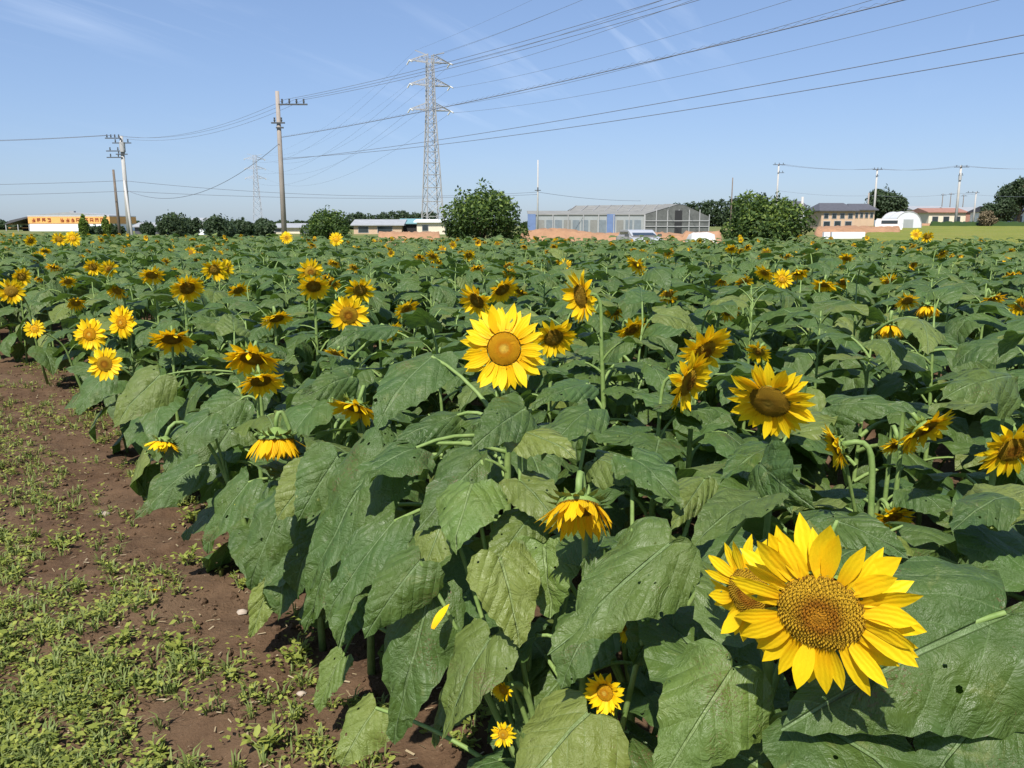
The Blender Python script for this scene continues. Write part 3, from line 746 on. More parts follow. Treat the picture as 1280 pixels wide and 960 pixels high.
def plant(base, path, label, seed, nleaf, edge, lo_f, hi_leaf, top_idx=3, skip_check=True):
    rg = random.Random(seed)
    root = empty('sunflower_plant', base); tag(root, label, 'sunflower', GROUP)
    rel = [p - base for p in path]; k = len(path)
    r0, r1 = rg.uniform(.011, .015), (rg.uniform(.0048, .006) if top_idx != 4 else .0028)
    mb = MB(); mb.tube(rel, [(r0 + (r1*1.25-r0)*min(1, i/3.5) if k > 6 else r0 + (r1-r0)*i/(k-1)) * rg.uniform(.93, 1.07) for i in range(k)], 7)
    mb.build('stem', M['stem'], root, True)
    top = path[min(top_idx, k-1)]
    for pos, az, tilt, size in auto_leaf_specs(base, top, rg, nleaf, edge, lo_f):
        if blocked(leaf_center(pos, az, tilt, size), size*.5): continue
        c = leaf_center(pos, az, tilt, size)
        if in_field(c.x, c.y) < -.34: continue
        l = obj('leaf', rg.choice(NEARV if hi_leaf else MIDV), root)
        l.matrix_basis = leaf_matrix(pos - base, az, tilt, size, rg.gauss(0, .2))
    PLANTS.append((root, base, top)); return root

SHORT = {0: 'the biggest bloom', 2: 'the central upright bloom', 3: 'the drooping bloom below centre', 4: 'the hooked hanging bloom', 5: 'the large dark disc bloom', 6: 'the two overlapping side blooms',
 8: 'the profile bloom facing left', 9: 'the bloom showing its green back', 11: 'the bloom cut by the right edge', 12: 'the three quarter profile bloom', 13: 'the dark pair behind the central bloom', 16: 'the open bloom left of centre',
 17: 'the upright pair left of centre', 19: 'the overlapping bowed pair', 21: 'the lone bowed bloom on the left', 22: 'the row of three edge blooms', 25: 'the small far left edge bloom', 26: 'the wilting bloom over the path', 28: 'the bloom at the left border',
 30: 'the bowed middle distance bloom', 31: 'the ragged bloom on the left', 32: 'the close pair in the left middle distance', 35: 'the leaf covered bloom', 37: 'the right tilted bloom near centre', 39: 'the bloom facing away right', 41: 'the two small far left blooms',
 50: 'the pale topped far bloom', 51: 'the small bloom above the central one', 53: 'the far blooms under the large bush', 55: 'the far cluster on the right', 58: 'the flat far bloom on the right', 60: 'the far bloom before the rice field', 61: 'the small right bloom below the twins', 65: 'the bloom at the right border',
 67: 'the small bloom in the leaf gap', 68: 'the half opened low bloom', 72: 'the nodding green backed head', 73: 'the hooked green backed head'}
USED = set()
def place_label(what, top, fallback):
    x, y, dep = project(top); c = []
    for i, nm in SHORT.items():
        h = HINFO[i]; c.append((math.hypot(x-h['px'], (y-h['py'])*1.5) + 60*abs(math.log(max(dep, .3)/h['z'])), i, nm))
    for _, i, nm in sorted(c)[:26]:
        h = HINFO[i]; dx = x - h['px']; q = dep/h['z']; w_ = h['size']*.5
        rel = [r_ for r_ in (('left of' if dx < -w_ else 'right of' if dx > w_ else ''), ('nearer than' if q < .88 else 'beyond' if q > 1.12 else '')) if r_]
        lab = f"{what} {' and '.join(rel) or 'close beside'} {nm}"
        if lab not in USED: USED.add(lab); return lab
    return fallback
taken = []
for i, h in enumerate(HINFO):
    rg = random.Random(900+i); p, f = h['p'], h['f']
    b2 = Vector((p.x, p.y, 0)) - Vector((f.x, f.y, 0))*(.10 + .04*rg.random()) + Vector((rg.uniform(-.03, .03), rg.uniform(-.03, .03), 0))
    d = in_field(b2.x, b2.y)
    if d < -.14: b2 += EN*(-.12 - d) if b2.x > -4.4 else Vector((0, -.12-d, 0))
    base = Vector((b2.x, b2.y, float(ground_h(b2.x, b2.y)) - .01))
    low = p.z < .85
    path = stem_path(base, p, f, h['D'], rg)
    big = h['z'] < 4.2
    root = plant(base, path, h['label'], 900+i, 4 if low else (13 if h['z'] < 7 else 10), in_field(base.x, base.y) < .5, .18 if in_field(base.x, base.y) < .6 else (.3 if h['z'] < 5 else .45), big)
    inv = Matrix.Translation(-base)
    add_head(root, inv, p, f, h['D'], h['disc'], h['cup'], h['size'] >= 44, h['cup'] > .9, 900+i)
    taken.append((base.x, base.y))

# all other plants: jittered rows along the edge direction
spots = []
row = 0
for a in np.arange(0.0, 30, .46):
    for b in np.arange(-14, 46, .44):
        x = .814*(EDGE+.22+a) - .581*b; y = .581*(EDGE+.22+a) + .814*b
        x += rng.uniform(-.13, .13); y += rng.uniform(-.13, .13)
        if y < -.3 or y > (25.5 - .12*x if x > 0 else 25.5 - .5*x) or abs(x) > .70*y + 1.3: continue
        spots.append((x, y))
for x in np.arange(-26, -4, .46):                      # beyond the corner
    for y in np.arange(8.9, 36, .46):
        if .814*x + .581*y < EDGE + .2 and x > -.70*y - 1.3: spots.append((x + rng.uniform(-.1, .1), y + rng.uniform(-.1, .1)))
spots = [s for s in spots if in_field(*s) > -.02 and all((s[0]-t[0])**2 + (s[1]-t[1])**2 > .29**2 for t in taken)]
spots = [s for s in spots if math.hypot(*s) > .75]
spots.sort(key=lambda s: s[0]**2 + s[1]**2)
seen = [s for s in spots if abs(s[0]) < .64*s[1] + .55 and s[1] > .45]
NIND = 300 - len(HINFO)
ind = set(seen[:NIND])
far_spots = []
for i, s in enumerate(spots):
    if s not in ind: far_spots.append(s); continue
    rg = random.Random(5000+i); base = Vector((s[0], s[1], float(ground_h(*s)) - .01))
    edge = in_field(*s) < .55; dist = math.hypot(*s)
    H = rg.uniform(.98, 1.20) - (.10 if edge else 0)
    top = base + Vector((rg.gauss(0, .05) - (.06 if edge else 0), rg.gauss(0, .05) - (.04 if edge else 0), H))
    has = rg.random() < .15 and dist > 4
    if edge and base.x < 0: lab = 'leafy sunflower plant of the outer row along the bare path'
    elif edge: lab = 'leafy sunflower plant of the outer row nearest the camera'
    elif dist < 4: lab = 'leafy sunflower plant without a visible bloom in the near part of the field'
    else: lab = 'leafy sunflower plant without a visible bloom in the middle of the field'
    if has:
        f = Vector((rg.uniform(-.7, .6), -1, rg.uniform(-1.6, -.5))).normalized(); p = top + Vector((f.x*.1, f.y*.1, rg.uniform(-.02, .06)))
        if blocked(p, .1): has = False
    if has:
        D = rg.uniform(.13, .18); lab = 'nodding sunflower plant with a half hidden bloom in the middle of the field'
        path = stem_path(base, p, f, D, rg)
    else:
        m = base.lerp(top, .5) + Vector((rg.uniform(-.02, .02), rg.uniform(-.02, .02), 0)); path = [base, base.lerp(m, .5), m, m.lerp(top, .6), top]
    lab = place_label('nodding sunflower plant' if has else 'leafy bloomless sunflower plant', top, lab)
    root = plant(base, path, lab, 5000+i, 15 if edge else (14 if dist < 5 else 11), edge, .12 if edge else (.25 if dist < 5 else .45), dist < 4.0, 4 if not has else 6)
    if has: add_head(root, Matrix.Translation(-base), p, f, D, 'brown', .6, False, True, i)

# hand-read leaves hang on the nearest stem
for i, l in enumerate(LINFO):
    rg = np.random.default_rng(60+i); b, t = l['b'], l['t']
    best = min(PLANTS, key=lambda P: (P[1].x-b.x)**2 + (P[1].y-b.y)**2 + (0 if .814*(P[1].x-b.x)+.581*(P[1].y-b.y) > .03 else .05))
    root, base, top = best
    hh = min(max(b.z - .02, .12), top.z - .02); frac = (hh - base.z)/max(top.z - base.z, .1); sp = base.lerp(top, min(1, max(.05, frac)))
    Ydir = (t - b); L = Ydir.length; Ydir.normalize()
    want = (SUNV*.75 + (Vector((0, 0, CAMH)) - b).normalized()*.45 + Vector((0, 0, .2)) + Vector(rg.normal(size=3)*.28)).normalized()
    Zn = (want - Ydir*want.dot(Ydir)).normalized(); Xl = Ydir.cross(Zn)
    bend = l['bend']
    V_, f3, f4, P = blade(26, 5, rg, width=1., fold=rg.uniform(-.05, .38), bend=bend*1.3, bend0=-bend*.7, cross=rg.uniform(.2, 1.1), ripple=rg.uniform(.028, .055), twist=rg.uniform(-.55, .55), asym=rg.uniform(-.15, .15), teeth=.013)
    A = np.array([Xl, Ydir, Zn]); sc = np.array([l['w']/.84, L*1.04, (L+l['w'])/2])
    W = V_*sc @ A + np.array(b - base)
    pb = b - base; ps = sp - base
    mid = (pb + ps)/2 + Vector((0, 0, .05)); path = [ps*(1-q)**2 + mid*2*q*(1-q) + pb*q*q for q in np.linspace(0, 1, 6)]
    tv, tf = tube_np(path, list(np.linspace(.0062, .0042, 6)), 6); nv = len(tv)
    V2 = np.concatenate([tv, W]); uv = np.concatenate([np.full((nv, 2), .5), P])
    q4 = np.array(tf + [tuple(a+nv for a in f) for f in f4]); q3 = np.array([tuple(a+nv for a in f) for f in f3])
    me = np_mesh('leaf', V2, [q4, q3], [M['leaf_pale' if l['pale'] else 'leaf_bitten'], M['stem']], True, uv, [1]*len(tf) + [0]*(len(f4)+len(f3)))
    obj('leaf', me, root)

# the rest of the field, past the nearest 300 plants
VV = []; F4 = []; F3 = []; UV = []; o4 = []; o = 0
SV = []; SF = []; so_ = 0; PV = []; PF = []; PU = []; po = 0; DV = []; DF = []; do_ = 0; BV = []; BF = []; bo = 0
rg = random.Random(77)
lowT = {}
for s in far_spots:
    base = Vector((s[0], s[1], float(ground_h(*s)))); H = rg.uniform(.90, 1.13); top = base + Vector((rg.gauss(0, .06), rg.gauss(0, .06), H))
    inv_view = abs(s[0]) > .64*s[1] + .55
    tv, tf = tube_np([base, base.lerp(top, .6), top], [.014, .010, .004], 4); SV.append(tv); SF.append(np.array(tf) + so_); so_ += len(tv)
    for pos, az, tilt, size in auto_leaf_specs(base, top, rg, 9, False, .5):
        if blocked(leaf_center(pos, az, tilt, size), size*.4): continue
        v, fc, uv, mi = rg.choice(LOWV); A = np.array(leaf_matrix(pos, az, tilt, size*1.05, rg.gauss(0, .2)))
        VV.append(v @ A[:3, :3].T + A[:3, 3]); F4.append(fc[0]+o); F3.append(fc[1]+o); UV.append(uv); o4.append(np.array(mi)); o += len(v)
    if rg.random() < .20 and s[1] > 6:
        f = Vector((rg.uniform(-.8, .6), -1, rg.uniform(-1.8, .3))).normalized(); D = rg.uniform(.11, .18)
        p = top + Vector((f.x*.1, f.y*.1, rg.uniform(-.06, .10)))
        if blocked(p, .07): continue
        A = np.array(Matrix.Translation(p) @ f.to_track_quat('Z', 'Y').to_matrix().to_4x4() @ Matrix.Diagonal((D/2, D/2, D/2, 1)))
        c = rg.choice((0, 1, 1, 2)); me = rg.choice(RINGS[(True, c)])
        v = np.empty(len(me.vertices)*3, np.float32); me.vertices.foreach_get('co', v); v = v.reshape(-1, 3)
        fq = np.empty(len(me.loops), np.int32); me.loops.foreach_get('vertex_index', fq); fq = fq.reshape(-1, 4)
        PV.append(v @ A[:3, :3].T + A[:3, 3]); PF.append(fq+po); PU.append(np.full((len(v), 2), .4)); po += len(v)
        n = 8; ring = np.array([[0, 0, .1]] + [[.42*math.cos(2*math.pi*j/n), .42*math.sin(2*math.pi*j/n), 0] for j in range(n)])
        DV.append(ring @ A[:3, :3].T + A[:3, 3]); DF.append(np.array([[0, 1+j, 1+(j+1) % n] for j in range(n)])+do_); do_ += n+1
        bk = np.array([[0, 0, -.25]] + [[.5*math.cos(2*math.pi*j/n), .5*math.sin(2*math.pi*j/n), -.04] for j in range(n)])
        BV.append(bk @ A[:3, :3].T + A[:3, 3]); BF.append(np.array([[0, 1+(j+1) % n, 1+j] for j in range(n)])+bo); bo += n+1
        tv, tf = tube_np([top, top+Vector((0, 0, .07)), p - f*D*.12], [.008, .008, .008], 4); SV.append(tv); SF.append(np.array(tf)+so_); so_ += len(tv)
VV = np.concatenate(VV); UV = np.concatenate(UV)
q4 = np.concatenate(F4); q3 = np.concatenate(F3)
mi4 = np.concatenate([m[:len(f)] for m, f in zip(o4, F4)]); mi3 = np.zeros(len(q3), int)
root = empty('distant_sunflowers', (0, 14, 0)); tag(root, 'mass of sunflower plants filling the far part of the field', 'sunflowers', kind='stuff')
def shift(v): return np.asarray(v) - np.array([0, 14, 0])
for nm, me in (('leaves', np_mesh('leaves', shift(VV), [q4, q3], [M['leaf_far'], M['stem']], True, UV, np.concatenate([mi4, mi3]))),
               ('stems', np_mesh('stems', shift(np.concatenate(SV)), [np.concatenate(SF)], [M['stem']], True)),
               ('petals', np_mesh('petals', shift(np.concatenate(PV)), [np.concatenate(PF)], [M['petal_old']], True, np.concatenate(PU))),
               ('discs', np_mesh('discs', shift(np.concatenate(DV)), [np.concatenate(DF)], [plain('far_disc', (.22, .12, .015), .9, .1)], True)),
               ('head_backs', np_mesh('head_backs', shift(np.concatenate(BV)), [np.concatenate(BF)], [M['bract']], True))):
    oo = obj(nm, me, root); oo['kind'] = 'stuff'

# ------------------------------------------------------------------ weeds, clods and litter on the path
def on_path(x, y): return in_field(x, y) < .35 and y > .9
def path_density(x, y):
    d = -(in_field(x, y))                       # metres out from the field edge
    n = float(vnoise(np.array(x*1.3+40), np.array(y*1.3), 9)); n2 = float(vnoise(np.array(x*4+9), np.array(y*4), 10))
    band = 1/(1+math.exp(-(d-.85)*4))
    return band*(.26 + 1.5*max(0, n-.22) + .35*(d > 2.2)) * (.16+1.6*max(0, n2-.12)) + .10*n2*(n2 > .62) + (.25*n2 if -.25 < d < .25 and n2 > .5 else 0)
Wv = []; Wf = []; wo = 0; Gv = []; Gf = []; go = 0; rg = random.Random(31)
cnt = 0
for k in range(60000):
    y = .9 + 12*rg.random()**1.5; x = rg.uniform(-.66*y - .4, .3)
    if not on_path(x, y) or rg.random() > path_density(x, y)*.9: continue
    z = float(ground_h(x, y)); cnt += 1
    big = rg.random() < .25; n = rg.randint(5, 9) if y < 7 else rg.randint(3, 6); hgt = rg.uniform(.015, .04)*(1.6 if big else 1)
    for j in range(n):
        a = rg.uniform(0, 6.28); r_ = rg.uniform(0, .05); L = rg.uniform(.010, .024)*(1.35 if big else 1)
        cx, cy, cz = x + math.cos(a)*r_, y + math.sin(a)*r_, z + rg.uniform(.004, hgt)
        b = rg.uniform(0, 6.28); d = np.array([math.cos(b), math.sin(b), rg.uniform(-.1, .5)]); s_ = np.array([-math.sin(b), math.cos(b), rg.uniform(-.3, .3)])*L*rg.uniform(.25, .42)
        c0 = np.array([cx, cy, cz]); v = [c0, c0 + d*L*.5 + s_ + (0, 0, .003), c0 + d*L, c0 + d*L*.5 - s_ + (0, 0, .003)]
        Wv.extend(v); Wf.append((wo, wo+1, wo+2, wo+3)); wo += 4
    if rg.random() < .6:
        for j in range(rg.randint(4, 9)):
            a = rg.uniform(0, 6.28); L = rg.uniform(.03, .075); lean = rg.uniform(.3, 1.2); wd = .0016
            d = np.array([math.cos(a), math.sin(a), 0]); s_ = np.array([-math.sin(a), math.cos(a), 0])*wd*1.6
            c0 = np.array([x, y, z]) + d*rg.uniform(0, .02); m_ = c0 + d*L*.4*lean*.6 + (0, 0, L*.6); e_ = c0 + d*L*lean*.8 + (0, 0, L*(.85-.4*lean*.5))
            Gv.extend([c0-s_, c0+s_, m_+s_, m_-s_, e_]); Gf.append([(go, go+1, go+2, go+3), (go+3, go+2, go+4)]); go += 5
g4 = np.array([f[0] for f in Gf]); g3 = np.array([f[1] for f in Gf])
tag(obj('low_weeds', np_mesh('low_weeds', np.array(Wv), [np.array(Wf)], [M['weed']])), 'low green weeds creeping over the bare path', 'weeds', kind='stuff')
tag(obj('grass', np_mesh('grass', np.array(Gv), [g4, g3], [M['weed_dark']])), 'thin grass blades among the weeds of the path', 'grass', kind='stuff')
mb = MB(); rg = random.Random(8)
ico = [(0, 0, 1), (.89, 0, .45), (.28, .85, .45), (-.72, .53, .45), (-.72, -.53, .45), (.28, -.85, .45), (.72, .53, -.3), (-.28, .85, -.3), (-.89, 0, -.3), (-.28, -.85, -.3), (.72, -.53, -.3)]
icf = [(0, 1, 2), (0, 2, 3), (0, 3, 4), (0, 4, 5), (0, 5, 1), (1, 6, 2), (2, 6, 7), (2, 7, 3), (3, 7, 8), (3, 8, 4), (4, 8, 9), (4, 9, 5), (5, 9, 10), (5, 10, 1), (1, 10, 6)]
for k in range(9000):
    y = .9 + 9*rg.random()**1.5; x = rg.uniform(-.66*y - .4, .5)
    if not on_path(x, y): continue
    s = rg.uniform(.004, .012) * (2.2 if rg.random() < .10 else 1); z = float(ground_h(x, y))
    st = [s*rg.uniform(.6, 1.4) for _ in range(3)]
    mb.add([(x + a*st[0]*rg.uniform(.8, 1.2), y + b*st[1]*rg.uniform(.8, 1.2), z + c*st[2]*.8) for a, b, c in ico], icf)
tag(mb.build('soil_clods', M['soil'], smooth=False), 'small crumbs and clods of brown soil on the path', 'soil', kind='stuff')
mb = MB()
for k in range(3000):
    y = .9 + 9*rg.random()**1.4; x = rg.uniform(-.66*y - .4, .5)
    if not on_path(x, y): continue
    a = rg.uniform(0, 6.28); L = rg.uniform(.004, .018); wd = rg.uniform(.001, .0032); z = float(ground_h(x, y)) + .007
    d = Vector((math.cos(a), math.sin(a), rg.uniform(-.1, .2)))*L; s_ = Vector((-math.sin(a), math.cos(a), rg.uniform(-.5, .5)))*wd; c = Vector((x, y, z))
    mb.add([c-d-s_, c+d-s_, c+d+s_, c-d+s_], [(0, 1, 2, 3)])
tag(mb.build('dry_litter', M['straw']), 'scattered bits of dry straw and chaff on the path', 'litter', kind='stuff')
# single stones
def ground_at(px, py):
    r_ = ray(px, py); t = -CAMH/r_.z; p = Vector((0, 0, CAMH)) + r_*t; p.z = float(ground_h(p.x, p.y)); return p
for (px, py, r_, lab) in ((130, 645, .03, 'pale stone lying on the bare middle of the path'), (698, 0, 0, ''), (303, 770, .02, 'small pale stone near the drooping leaves by the path'),
                          (377, 875, .014, 'small round pebble on dark soil near the bottom of the path')):
    if not r_: continue
    p = ground_at(px, py); mb = MB(); g = random.Random(px)
    mb.add([(a*r_*1.3*g.uniform(.8, 1.15), b*r_*g.uniform(.8, 1.15), c*r_*.6) for a, b, c in ico], icf)
    o_ = mb.build('stone', M['stone'], smooth=True); o_.location = p + Vector((0, 0, r_*.2)); tag(o_, lab, 'stone', 'stones on the path')
# single leafy weeds
WEEDS = [(236, 712, .10, 'upright light green weed alone on the soil below the drooping leaves'), (245, 655, .11, 'bright weed growing under the leaves of the field edge'),
         (80, 685, .10, 'leafy weed tuft at the left of the path'), (225, 820, .11, 'thick weed tuft casting a shadow in the middle of the path'),
         (370, 830, .10, 'weed tuft between the hanging leaves and the soil'), (150, 810, .09, 'weed tuft left of the thick one in the path'),
         (330, 945, .10, 'grassy weed at the bottom of the path'), (50, 865, .09, 'weed tuft near the lower left corner'), (300, 745, .08, 'sprawling weed beside the pale hanging leaf'),
         (580, 940, .08, 'small weeds sprouting in shade at the bottom between the stems'), (196, 945, .08, 'weed tuft at the bottom edge left of the grassy one')]
def weed_leaf(g):
    w_ = g.uniform(.2, .3); mb = MB(); z1 = g.uniform(.02, .15)
    mb.add([(0, 0, 0), (w_*.8, .35, z1), (w_*.7, .7, z1*1.2), (0, 1, z1*.4), (-w_*.7, .7, z1*1.2), (-w_*.8, .35, z1), (0, .5, z1*.6)],
           [(0, 1, 6), (1, 2, 6), (2, 3, 6), (3, 4, 6), (4, 5, 6), (5, 0, 6)]); return mb.mesh('leaf', [M['weed']], True)
WL = [weed_leaf(random.Random(i)) for i in range(5)]
for i, (px, py, sz, lab) in enumerate(WEEDS):
    g = random.Random(i+3); p = ground_at(px, py); root = empty('weed', p); tag(root, lab, 'weed', 'weed tufts on the path')
    mb = MB()
    for k in range(6):
        a = g.uniform(0, 6.28); r_ = g.uniform(.2, .7)*sz; h_ = g.uniform(.3, .8)*sz
        e = Vector((math.cos(a)*r_, math.sin(a)*r_, h_)); mb.tube([(0, 0, -.01), e*.5 + Vector((0, 0, h_*.15)), e], [.003, .0025, .0015], 4)
        for j in range(7):
            t = g.uniform(.25, 1.); q = e*t; l = obj('leaf', g.choice(WL), root); s = g.uniform(.25, .42)*sz
            l.matrix_basis = Matrix.Translation(q) @ Matrix.Rotation(g.uniform(0, 6.28), 4, 'Z') @ Matrix.Rotation(g.uniform(-.3, .8), 4, 'X') @ Matrix.Diagonal((s, s, s, 1))
    mb.build('stem', M['weed_dark'], root)
# fallen petals
for px, py, z, lab in ((187, 752, None, 'fallen yellow petal on the bare soil of the path'), (280, 646, 'edge', 'fallen yellow petal lying on a hanging leaf over the path'),
                       (541, 786, 1.66, 'fallen yellow petal stuck on a big leaf near the bottom')):
    if z is None: p = ground_at(px, py) + Vector((0, 0, .012))
    elif z == 'edge': p = at_z(px, py, z_edge(px, py, .775))
    else: p = at_z(px, py, z)
    o_ = obj('fallen_petal', PETALS[False][2][3]); o_.location = p; o_.scale = (.06, .06, .06)
    o_.rotation_euler = (R(60) if z else R(8), 0, R(-35)); tag(o_, lab, 'petal', 'fallen petals')

# ------------------------------------------------------------------ background: land
def slab(name, px0, px1, d0, d1, h, mat, bumpy, label, cat, n=40, mdep=16, kind=None, prof=None):
    """an earth or crop body standing on the land: top surface with rough relief, sides to the ground"""
    mb = MB(); g = np.random.default_rng(int(px0)); VV = []; 
    for i in range(n+1):
        for j in range(mdep+1):
            d = d0 + (d1-d0)*j/mdep; px = px0 + (px1-px0)*i/n; r_ = ray(px, HORIZON); x = r_.x/r_.y*d
            t = i/n; e = 1.0 if prof is None else prof(t, j/mdep)
            edge = 0 if (i in (0, n) or j in (0, mdep)) else 1
            z = float(terr(x, d)) + (h*e*(1+g.uniform(-bumpy, bumpy)))*edge - (.15 if not edge else 0)
            VV.append((x, d, z))
    mb.add(VV, [(i*(mdep+1)+j, (i+1)*(mdep+1)+j, (i+1)*(mdep+1)+j+1, i*(mdep+1)+j+1) for i in range(n) for j in range(mdep)])
    o_ = mb.build(name, mat, None, True)
    return tag(o_, label, cat, kind=kind)
slab('rice_field', 1078, 1420, 62, 150, .45, M['rice'], .06, 'yellow green rice field beyond the sunflowers on the right', 'field', 50, 30, 'structure')
slab('earth_bank', 648, 905, 58, 74, 1.15, M['bank'], .10, 'long bank of bare orange earth before the shade net house', 'earth', 60, 10, 'structure', lambda t, u: .8+.25*math.sin(t*9)*math.sin(t*4+1) + .25*(t > .8))
slab('earth_bank', 1018, 1128, 95, 118, .85, M['bank'], .12, 'bare earth bank in front of the tan house', 'earth', 30, 8, 'structure')
slab('earth_bank', 470, 552, 60, 72, .95, M['bank'], .12, 'strip of bare earth left of the large bush', 'earth', 24, 8, 'structure')
slab('earth_bank', 1140, 1420, 150, 168, .75, M['bank'], .12, 'pale earth strip behind the rice field', 'earth', 40, 8, 'structure')
slab('hedge_strip', 1160, 1420, 140, 149, 1.0, M['foliage'], .25, 'dark green hedge strip along the far side of the rice field', 'hedge', 70, 6)

# ------------------------------------------------------------------ trees and bushes
def crown_mesh(name, lobes, n, leaf, mats, g, young=.0, gap=.45):
    VV = np.empty((n*4, 3), np.float32); k = 0; mi = []
    vol = np.array([a[3]*a[4]*a[5] for a in lobes]); pr = vol/vol.sum()
    idx = g.choice(len(lobes), size=n*3, p=pr)
    for li in idx:
        if k >= n: break
        cx, cy, cz, rx, ry, rz = lobes[li]
        d = g.normal(size=3); d /= np.linalg.norm(d); rr = g.uniform(.35, 1.0)**.4
        hole = math.sin(d[0]*5+cx*3)*math.sin(d[1]*6+cy)*math.sin(d[2]*5+cz*2)
        if hole > gap*.5 and rr > .8: continue
        c = np.array([cx, cy, cz]) + d*rr*np.array([rx, ry, rz])*(1 + g.normal()*.06)
        nrm = d*.6 + g.normal(size=3)*.6 + (0, 0, .3); nrm /= np.linalg.norm(nrm)
        a = np.cross(nrm, g.normal(size=3)); a /= np.linalg.norm(a); b = np.cross(nrm, a); s = leaf*g.uniform(.6, 1.3)
        VV[k*4:k*4+4] = [c - a*s, c - b*s*.5 + nrm*s*.12, c + a*s, c + b*s*.5 + nrm*s*.12]
        mi.append(1 if (g.random() < young*(.3+rr*d[2]) and len(mats) > 1) else 0); k += 1
    VV = VV[:k*4]; Fq = np.arange(k*4).reshape(-1, 4)
    return np_mesh(name, VV, [Fq], mats, False, None, mi)
def tree(name, px, d, wpx, top_py, label, cat='tree', n=5000, leaf=.09, mats=None, nl=9, seed=0, trunk=.35, young=.1, flat=1., group=None, base_frac=.12):
    g = np.random.default_rng(seed); r_ = ray(px, HORIZON); x = r_.x/r_.y*d; gz = float(terr(x, d))
    W_ = wpx/F*d*CP*1.035; H = at_d(px, top_py, d).z - gz
    root = empty(name, (x, d, gz)); tag(root, label, cat, group)
    lobes = []
    c0 = H*(base_frac + (1-base_frac)*.48); lobes.append((0, 0, c0, W_*.33, W_*.33, H*(1-base_frac)*.42))
    for i in range(nl):
        a = 6.28*i/nl + g.uniform(-.3, .3); rr = W_*g.uniform(.20, .34); zc = H*(base_frac + (1-base_frac)*g.uniform(.25, .82)); k = (1 - abs(zc/H-.45)*.9)
        s = W_*g.uniform(.13, .2)
        lobes.append((math.cos(a)*rr*k, math.sin(a)*rr*k, min(zc, H - s*.8), s, s, s*.9*flat))
    for i in range(16):
        s = W_*g.uniform(.035, .08); a = g.uniform(0, 6.28); rr = W_*g.uniform(.0, .42); lobes.append((math.cos(a)*rr, math.sin(a)*rr, H*(1 - .42*(rr/(W_*.42))**2) - s*g.uniform(.3, 1.4), s*.55, s*.55, s*1.5))
    obj('crown', crown_mesh('crown', lobes, n, leaf, mats or [M['foliage'], M['foliage_new']], g, young), root)
    mb = MB(); tr = max(.05, W_*.022); th = H*.55
    mb.tube([(0, 0, -.1), (g.uniform(-.05, .05), 0, th*.5), (g.uniform(-.1, .1), 0, th)], [tr*1.5, tr, tr*.5], 7)
    for (lx, ly, lz, *_r) in lobes[1:nl+1]:
        z0 = g.uniform(.25, .6)*th; mb.tube([(0, 0, z0), (lx*.5, ly*.5, (z0+lz)/2+.1), (lx, ly, lz)], [tr*.6, tr*.4, tr*.15], 5)
    mb.build('trunk', M['bark'], root, True)
    return root
GB = 'dark bushes behind the field'
tree('round_bush', 600, 31, 122, 226, 'large dark leafy bush behind the field at the centre', 'bush', 9000, .075, seed=1, young=.35, group=GB, base_frac=.05)
tree('round_bush', 960, 29, 132, 240, 'wide dark leafy bush behind the field on the right', 'bush', 9000, .075, seed=2, young=.45, group=GB, base_frac=.05)
tree('round_bush', 410, 46, 72, 257, 'smaller dark bush right of the tall utility pole', 'bush', 5000, .09, seed=3, young=.12, group=GB, base_frac=.05)
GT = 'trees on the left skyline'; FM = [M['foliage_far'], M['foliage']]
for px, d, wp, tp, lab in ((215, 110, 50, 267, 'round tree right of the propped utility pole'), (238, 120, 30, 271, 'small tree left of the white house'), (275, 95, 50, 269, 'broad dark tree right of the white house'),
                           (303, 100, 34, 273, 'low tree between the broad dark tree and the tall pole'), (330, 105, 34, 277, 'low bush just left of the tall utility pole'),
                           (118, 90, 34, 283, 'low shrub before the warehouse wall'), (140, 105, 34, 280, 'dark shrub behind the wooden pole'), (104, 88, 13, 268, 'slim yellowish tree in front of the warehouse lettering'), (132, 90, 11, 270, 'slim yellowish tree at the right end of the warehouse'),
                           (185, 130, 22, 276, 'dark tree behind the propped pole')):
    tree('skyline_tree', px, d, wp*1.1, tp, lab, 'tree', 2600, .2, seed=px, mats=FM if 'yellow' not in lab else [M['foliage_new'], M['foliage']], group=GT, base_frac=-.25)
GR = 'trees on the right skyline'
tree('broad_tree', 1105, 165, 64, 236, 'round dark tree between the tan house and the white greenhouse', 'tree', 6000, .3, seed=21, mats=FM, group=GR, base_frac=.1, young=.05)
tree('broad_tree', 1272, 175, 74, 221, 'tall spreading tree cut by the right edge', 'tree', 6000, .33, seed=22, mats=FM, group=GR, base_frac=.35, flat=.7, young=.05)
tree('broad_tree', 1248, 172, 50, 249, 'lower dark tree under the tall spreading one', 'tree', 3500, .3, seed=23, mats=FM, group=GR, base_frac=.1, young=.05)
tree('broad_tree', 1232, 140, 26, 262, 'brownish bush at the edge of the rice field', 'bush', 2000, .2, seed=24, mats=[plain('dry_foliage', (.16, .13, .08), .9, .1, .3, 3)], base_frac=.02)
